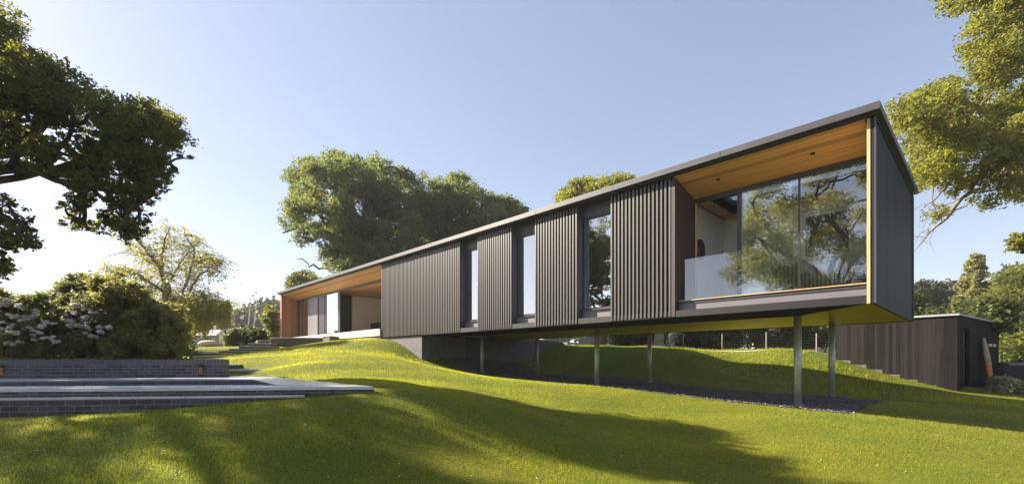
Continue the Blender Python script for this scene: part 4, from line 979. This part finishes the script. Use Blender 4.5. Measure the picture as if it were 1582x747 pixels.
# shrubs
def shrub(name, label, cat, poly, Y, dY, Rm, n, nleaf, leaf, mat, seed, group=None, elong=1.6, up=.35, sub=.26, barkm=None):
    c, r = clumps_in(poly, Y, dY, Rm, n, (), seed); x = c[:, 0].mean(); y = c[:, 1].mean(); b = (x, y, gz(x, y))
    return make_tree(name, label, cat, b, c, r, nleaf, leaf, mat, barkm or M['bark'], .07, fork=(x, y, b[2]+.25), twigs=2, nlimb=max(4, n//3), seed=seed+1, group=group, elong=elong, up=up, sub=sub)
def blossoms(parent, polyg, Y, dY, n, seed):
    r = np.random.default_rng(seed); us = [p[0] for p in polyg]; vs = [p[1] for p in polyg]
    proto = None; cnt = 0; c_off = r.normal(size=(60, 3)); c_off /= np.linalg.norm(c_off, axis=1)[:, None]; c_off[:, 2] = np.abs(c_off[:, 2])
    v, f = leaf_quads(c_off*.070*np.random.default_rng(5).uniform(.5, 1.15, (60, 1)), .046, .2, 1.1, r); 
    while cnt < n:
        u, vv = r.uniform(min(us), max(us)), r.uniform(min(vs), max(vs))
        if not inside(polyg, u, vv): continue
        q = P(u, vv, Y - dY*r.uniform(.7, 1.15)) ; loc = ROOTM[parent.name] @ Vector(q)
        if proto is None:
            me = bpy.data.meshes.new('blossom_cluster'); me.from_pydata([tuple(a) for a in v], [], [tuple(int(i) for i in a) for a in f]); me.materials.append(M['petal'])
            proto = bpy.data.objects.new('blossom_cluster', me); o = proto
        else: o = proto.copy()
        COL.objects.link(o); o.parent = parent; o.location = loc; o.rotation_euler = (r.uniform(-.4, .4), r.uniform(-.4, .4), r.uniform(0, 6)); k_ = r.uniform(.75, 1.25); o.scale = (k_, k_, k_); cnt += 1
pA = [(-60,455),(5,450),(28,465),(48,448),(60,462),(78,450),(92,490),(92,540),(-60,545)]
sh = shrub('rhododendron', 'white flowered rhododendron at the left edge behind the pool wall', 'shrub', pA, 13.6, 1.0, .24, 130, 26000, .068, M['shrub'], 81, 'shrubs behind the pool wall')
blossoms(sh, [(-10,462),(50,466),(90,495),(90,530),(25,535),(-10,528)], 13.6, 1.15, 60, 83)
pB = [(80,465),(98,450),(110,468),(120,455),(160,475),(172,500),(160,545),(80,545)]
sh = shrub('rhododendron', 'white flowered rhododendron leaning right beside the tall pine shrub', 'shrub', pB, 13.9, .8, .22, 90, 17000, .066, M['shrub'], 84, 'shrubs behind the pool wall')
blossoms(sh, [(95,470),(160,478),(172,505),(165,530),(120,520),(95,500)], 13.9, .95, 34, 86)
pC = [(92,450),(100,425),(108,442),(118,418),(130,440),(142,422),(152,440),(150,480),(100,480)]
shrub('dark_shrub', 'thin topped dark shrub rising behind the white flowers', 'shrub', pC, 16, .7, .24, 36, 5200, .075, M['shrub'], 87, 'shrubs behind the pool wall')
pD = [(140,455),(155,432),(165,448),(178,425),(190,445),(208,438),(232,470),(240,500),(238,545),(155,545)]
shrub('pine_shrub', 'dense olive green pine shrub in the middle of the border', 'shrub', pD, 14.2, .9, .22, 130, 34000, .045, M['pine'], 88, 'shrubs behind the pool wall', elong=3.2, up=.1)
pE = [(225,485),(238,468),(250,482),(262,470),(275,488),(284,505),(282,548),(225,548)]
shrub('pine_shrub', 'rounded pine shrub at the right end of the border by the steps', 'shrub', pE, 13.9, .8, .20, 110, 28000, .043, M['pine'], 90, 'shrubs behind the pool wall', elong=3.2, up=.1)
pF = [(-60,470),(120,480),(260,510),(270,540),(-60,540)]
shrub('dark_shrub', 'dark evergreen backing shrubs filling the border behind the flowers', 'shrub', pF, 17.0, 1.2, .55, 55, 26000, .10, M['hedge'], 92, 'shrubs behind the pool wall')
# flowering low shrubs by the terrace steps
for i, (u, v, Y_, rr0, lab) in enumerate([(362,512,30,.55,'low grey green shrub left of the terrace steps'),(382,508,31,.65,'darker upright shrub above the terrace steps'),(400,513,30,.5,'small round shrub beside the top terrace step')]):
    c = np.array([P(u+random.uniform(-10, 10), random.uniform(v, 530), Y_+random.uniform(-.7, .7)) for _ in range(16)]); r = np.full(16, rr0*.6)
    make_tree('low_shrub', lab, 'shrub', (c[:, 0].mean(), Y_, gz(c[:, 0].mean(), Y_)), c, r, 3600, .11, M['hedge'] if i else M['shrub'], M['bark'], .05, seed=95+i, group='low shrubs by the terrace steps')
c = np.array([P(418+random.uniform(-5, 6), random.uniform(478, 528), 34+random.uniform(-.6, .6)) for _ in range(18)]); 
make_tree('bay_shrub', 'leafy green shrub against the far end of the house', 'shrub', (c[:, 0].mean(), 34, gz(c[:, 0].mean(), 34)), c, np.full(18, .40), 7000, .12, M['oaklit'], M['bark'], .07, seed=99)
# variegated shrub at right
pG = [(1536,588),(1550,585),(1562,588),(1590,585),(1600,609),(1532,609)]
shrub('variegated_shrub', 'cream and green variegated shrub in front of the shed end', 'shrub', pG, 16.4, .35, .17, 40, 9000, .06, M['variegated'], 101, None, up=.2)

# hedge and woodland beyond the path, seen under the house
def hedge(s0, s1, w, h, th, label, seed, mat='hedge', n=26000, leaf=.12, z0=None):
    r = np.random.default_rng(seed); a = H(s0, w, 0); b = H(s1, w, 0); z0 = z0 if z0 is not None else gz((a[0]+b[0])/2, (a[1]+b[1])/2)
    t = thing('hedge', label, 'hedge', ((a[0]+b[0])/2, (a[1]+b[1])/2, z0), HRZ)
    m = int((s1-s0)*2.2); cs = np.array([H(r.uniform(s0, s1), w+r.uniform(-th, th), z0 + h*r.uniform(.12, .9)) for _ in range(m*3)])
    p, sc = clump_points(cs, r.uniform(.35, .7, len(cs)), n, .3, .8, r); v, f = leaf_quads(p, leaf, .3, 1.5, r); big_mesh('foliage', v, f, M[mat], t)
    for i in range(m):
        st = MB(); q = H(r.uniform(s0, s1), w+r.uniform(-th*.5, th*.5), z0-.2); limb(st, q, q+np.array([r.normal()*.2, r.normal()*.2, h*.8]), .04, .01, .08, 5, 0, 5, r)
        st.build('stem', M['bark'], t, recalc=False)
hedge(-2, 12.5, 17.5, 2.6, .9, 'long dark hedge beyond the fence seen under the raised house', 111, n=42000)
hedge(12.8, 17.5, 16.2, 2.4, .6, 'paler loose hedge left of the fence seen under the house', 113, 'shrub', n=15000)
hedge(-14, -2.4, 22, 3.2, .9, 'tall green hedge behind the shed', 114, 'lime', n=26000, leaf=.13)
# wire fences with posts
def fence(pts, label, h=1.1, step=2.0):
    a = np.array(pts[0]); b = np.array(pts[1]); L = np.linalg.norm(b-a); n = max(2, int(L/step)+1); zz = [gz(*(a+(b-a)*i/(n-1))) for i in range(n)]
    t = thing('wire_fence', label, 'fence', (a[0], a[1], zz[0]), 0); P_ = [a+(b-a)*i/(n-1) for i in range(n)]
    for p, z in zip(P_, zz): MB().tube([(p[0], p[1], z-.2), (p[0], p[1], z+h+.06)], .035, 8).build('post', M['post'], t)
    w = MB()
    for j in range(7): w.tube([(p[0], p[1], z+h*(.08+.9*j/6)) for p, z in zip(P_, zz)], .004, 4, cap=False)
    for i in range(n-1):
        for q in np.linspace(0, 1, 14, endpoint=False): p = P_[i]*(1-q)+P_[i+1]*q; z = zz[i]*(1-q)+zz[i+1]*q; w.tube([(p[0], p[1], z+.05), (p[0], p[1], z+h)], .003, 3, cap=False)
    w.build('wire_mesh', M['wire'], t, recalc=False); return t
fence([H(13, 14.6, 0)[:2], H(0, 14.9, 0)[:2]], 'low wire fence with grey posts beyond the grass bank', .9)
fence([P(1548, 560, 23)[:2], P(1640, 560, 21)[:2]], 'wire fence at the right edge behind the grey cabinet', 1.15, 1.4)
# pale tree trunk seen under the house
p = P(1020, 540, 27); zt = gz(p[0], p[1]); 
c1 = np.array([[p[0]+random.uniform(-2, 2), p[1]+random.uniform(-1, 2), random.uniform(4.0, 6.2)] for _ in range(22)])
make_tree('beech_tree', 'pale smooth trunk standing in the hedge seen under the middle of the house', 'tree', (p[0], p[1], zt), c1, np.full(22, .8), 9000, .14, M['oakmid'], M['post'], .26, fork=(p[0]+.1, p[1], 3.4), seed=121)
# neighbour house far behind the hedge
p = P(1225, 520, 48); zt = gz(p[0], p[1])
nb = thing('neighbour_house', 'low pinkish house with tiled roof far behind the hedge', 'house', (p[0], p[1], zt), R(-20))
MB().box((p[0], p[1], zt+1.4), (7, 5, 3.0), R(-20)).build('wall', M['render'], nb)
mb = MB(); co, si = math.cos(R(-20)), math.sin(R(-20))
def rot(x, y, z): return (p[0]+x*co-y*si, p[1]+x*si+y*co, zt+z)
mb.add([rot(-3.8,-2.8,2.9), rot(3.8,-2.8,2.9), rot(3.8,2.8,2.9), rot(-3.8,2.8,2.9), rot(-3.2,0,4.2), rot(3.2,0,4.2)], [(0,1,5,4),(1,2,5),(2,3,4,5),(3,0,4),(3,2,1,0)]); mb.build('roof', M['slate'], nb)
for x in (-2.2, 0, 2.2): mb = MB(); mb.hexa([rot(x-.5,-2.56,.9),rot(x+.5,-2.56,.9),rot(x+.5,-2.48,.9),rot(x-.5,-2.48,.9),rot(x-.5,-2.56,2.1),rot(x+.5,-2.56,2.1),rot(x+.5,-2.48,2.1),rot(x-.5,-2.48,2.1)]); mb.build('window', M['frame'], nb)

# ================================================================== HARBOUR BEYOND, LEFT
rf_ = np.random.default_rng(131)
cs, rs = [], []
for i in range(1000):
    u = rf_.uniform(-100, 560); top = 474 + 6*math.sin(u*.021) + 7*math.sin(u*.085+.6); v = rf_.uniform(top, 545); Yd = 120+rf_.uniform(-12, 25); cs.append(P(u, v, Yd)); rs.append(rf_.uniform(1.2, 2.6))
for i in range(420):
    u = rf_.uniform(560, 2000); v = rf_.uniform(500, 548); Yd = 125+rf_.uniform(-10, 25); cs.append(P(u, v, Yd)); rs.append(rf_.uniform(1.5, 2.8))
pz, _ = clump_points(cs, rs, 150000, .33, .8, rf_); v, f = leaf_quads(pz, .95, .2, 1.4, rf_)
tag(big_mesh('distant_woodland', v, f, leafmat('distant leaves', (.030,.045,.018), (.075,.09,.035), (.12,.13,.04), .3)), kind='stuff')
def sailboat(u, vt, Y_, label, lean=0.0):
    p = P(u, 540, Y_); zg = gz(p[0], p[1]); top = P(u, vt, Y_)[2]
    t = thing('sailing_boat', label, 'boat', (p[0], p[1], zg), R(35), 'sailing boats laid up beyond the steps')
    mb = MB(); L, B, n = 3.2, 1.0, 10; vs = []
    for i in range(n+1):
        x = -L+2*L*i/n; k_ = max(.03, 1-abs(x/L)**2.4)
        for (yy, zz) in ((-B*k_, 1.7), (-B*k_*.85, 1.1), (0, .45+.3*(1-k_)), (B*k_*.85, 1.1), (B*k_, 1.7)):
            vs.append((p[0]+x*math.cos(R(35))-yy*math.sin(R(35)), p[1]+x*math.sin(R(35))+yy*math.cos(R(35)), zg+zz))
    fs = [(i*5+j, (i+1)*5+j, (i+1)*5+j+1, i*5+j+1) for i in range(n) for j in range(4)] + [(i*5+4, (i+1)*5+4, (i+1)*5, i*5) for i in range(n)]
    mb.add(vs, fs); mb.build('hull', M['white'], t, smooth=False)
    MB().tube([(p[0], p[1], zg+1.6), (p[0]+lean, p[1], top)], [.075, .05], 8).build('mast', M['flue'], t)
    MB().tube([(p[0], p[1], zg+2.5), (p[0]-2.2, p[1]-1.5, zg+2.5)], .05, 6).build('boom', M['flue'], t)
    MB().box((p[0], p[1], zg+1.9), (1.8, 1.1, .4), R(35)).build('cabin', M['white'], t, bevel=.1)
sailboat(382, 459, 62, 'white sailing boat whose mast is the left and shorter of the two', .5)
sailboat(390.5, 457, 62, 'white sailing boat whose mast is the right and taller of the two', .6)
# boatyard hut
p = P(329, 530, 62); zg = gz(p[0], p[1]); t = thing('boatyard_hut', 'low grey roofed hut beyond the lawn behind the willow', 'hut', (p[0], p[1], zg), 0)
MB().box((p[0], p[1], zg+.9), (2.4, 3, 1.8)).build('wall', M['post'], t)
mb = MB(); mb.add([(p[0]-1.5, p[1]-1.8, zg+1.75), (p[0]+1.5, p[1]-1.8, zg+1.75), (p[0]+1.5, p[1]+1.8, zg+1.75), (p[0]-1.5, p[1]+1.8, zg+1.75), (p[0]-1.3, p[1], zg+2.6), (p[0]+1.3, p[1], zg+2.6)], [(0,1,5,4),(1,2,5),(2,3,4,5),(3,0,4),(3,2,1,0)]); mb.build('roof', M['concrete'], t)
MB().box((p[0]+.3, p[1]-1.53, zg+.8), (.8, .05, 1.5)).build('door', M['frame'], t)
p = P(322, 532, 36); zg = gz(p[0], p[1]); t = thing('covered_dinghy', 'pinkish covered dinghy on the grass in front of the hut', 'boat', (p[0], p[1], zg), 0)
MB().ball((p[0], p[1], zg+.42), (.8, .4, .26), 16, 9).build('cover', M['render'], t, smooth=True); MB().box((p[0], p[1], zg+.12), (.8, .35, .25)).build('trestle', M['post'], t)

# ================================================================== HAZE
def haze():
    m = bpy.data.materials.new('summer haze'); m.use_nodes = True; nt = m.node_tree; nt.nodes.remove(nt.nodes['Principled BSDF'])
    pv_ = N(nt, 'ShaderNodeVolumePrincipled'); pv_.inputs['Color'].default_value = (.92, .94, 1, 1); pv_.inputs['Density'].default_value = HAZE; pv_.inputs['Anisotropy'].default_value = .15
    nt.links.new(pv_.outputs[0], nt.nodes['Material Output'].inputs['Volume'])
    MBz = MB().hexa([(-1600, -400, -12), (1600, -400, -12), (1600, 2600, -12), (-1600, 2600, -12), (-1600, -400, 26), (1600, -400, 26), (1600, 2600, 26), (-1600, 2600, 26)])
    tag(MBz.build('haze', m), kind='stuff')
HAZE = 0.0006
haze()

# ================================================================== LAWN GRASS
def poly_mask(pts, x, y):
    m = np.zeros(len(x), bool); n = len(pts); j = n-1
    for i in range(n):
        xi, yi = pts[i]; xj, yj = pts[j]
        c = ((yi > y) != (yj > y)) & (x < (xj-xi)*(y-yi)/((yj-yi)+1e-12)+xi); m ^= c; j = i
    return m
def blades(n, r0, r1, ang, hgt, wid, seed, keep=None, lean=.45):
    r = np.random.default_rng(seed); d = np.exp(r.uniform(np.log(r0), np.log(r1), n)); a = r.uniform(-ang, ang, n)
    x = d*np.sin(a); y = d*np.cos(a); s, w = to_sw(x, y)
    m = ~((s > GS0-.02) & (s < GS1) & (w > GW0-.0) & (w < GW1))
    m &= ~((s > 15.5) & (s < 33.6) & (w > .2) & (w < 6.5))
    m &= ~poly_mask([tuple(le), tuple(lr), tuple(tipxy), tuple(frxy), tuple(wallR+wn2*.35), tuple(wallL+wn2*.35)], x, y)
    rel = np.c_[x-S0[0], y-S0[1]]; fe = rel@SF; ee = rel@SE; m &= ~((fe > -.05) & (fe < FLN) & (ee > 0) & (ee < EL))
    if keep is not None: m &= keep(x, y, s, w)
    x, y, d = x[m], y[m], d[m]; n = len(x); z = ground(x, y)
    patch = .8 + .45*np.sin(x*1.3+2*np.sin(y*.7))*np.sin(y*1.7+1.3*np.sin(x*.9)); sc = np.clip(d/6, .8, 3.2)**.62
    h = hgt*(.55+.75*r.random(n))*np.clip(patch, .5, 1.3)*sc**.55; wd2 = wid*sc*(.7+.6*r.random(n)); th = r.uniform(0, 2*np.pi, n)
    dx, dy = np.cos(th)*wd2/2, np.sin(th)*wd2/2; la = r.uniform(0, 2*np.pi, n); ll = lean*h*r.random(n)*1.4
    p0 = np.c_[x-dx, y-dy, z-.01]; p1 = np.c_[x+dx, y+dy, z-.01]; p2 = np.c_[x+np.cos(la)*ll, y+np.sin(la)*ll, z+h]
    v = np.stack([p0, p1, p2], 1).reshape(-1, 3); return v, np.arange(3*n).reshape(n, 3)
v1, f1 = blades(850000, 3.0, 34, R(58), .026, .0048, 141)
v2, f2 = blades(160000, 12, 30, R(58), .10, .010, 142, lambda x, y, s, w: (w > 8.2) & (w < 14) & (s > -8) & (s < 9) & (((np.c_[x-S0[0], y-S0[1]]@SE) < -.6) | (s > 4)))
v3, f3 = blades(60000, 10, 24, R(58), .06, .008, 143, lambda x, y, s, w: (s > 15) & (w < .4) & (w > -5))
v = np.vstack([v1, v2, v3]); f = np.vstack([f1, f2+len(v1), f3+len(v1)+len(v2)])
tag(big_mesh('grass', v, f, M['grass']), kind='stuff')
# fallen petals and daisies on the lawn
r_ = np.random.default_rng(151); d = np.exp(r_.uniform(np.log(3.5), np.log(14), 420)); a = r_.uniform(-R(52), R(50), 420); x, y = d*np.sin(a), d*np.cos(a)
s, w = to_sw(x, y); m = ~poly_mask([tuple(le), tuple(lr), tuple(tipxy), tuple(frxy), tuple(wallR), tuple(wallL)], x, y) & (w < 1.4)
pos = np.c_[x[m], y[m], ground(x[m], y[m])+.04]; v, f = leaf_quads(pos, .016, 1.5, 1.1, r_); tag(big_mesh('daisies', v, f, M['petal']), kind='stuff')
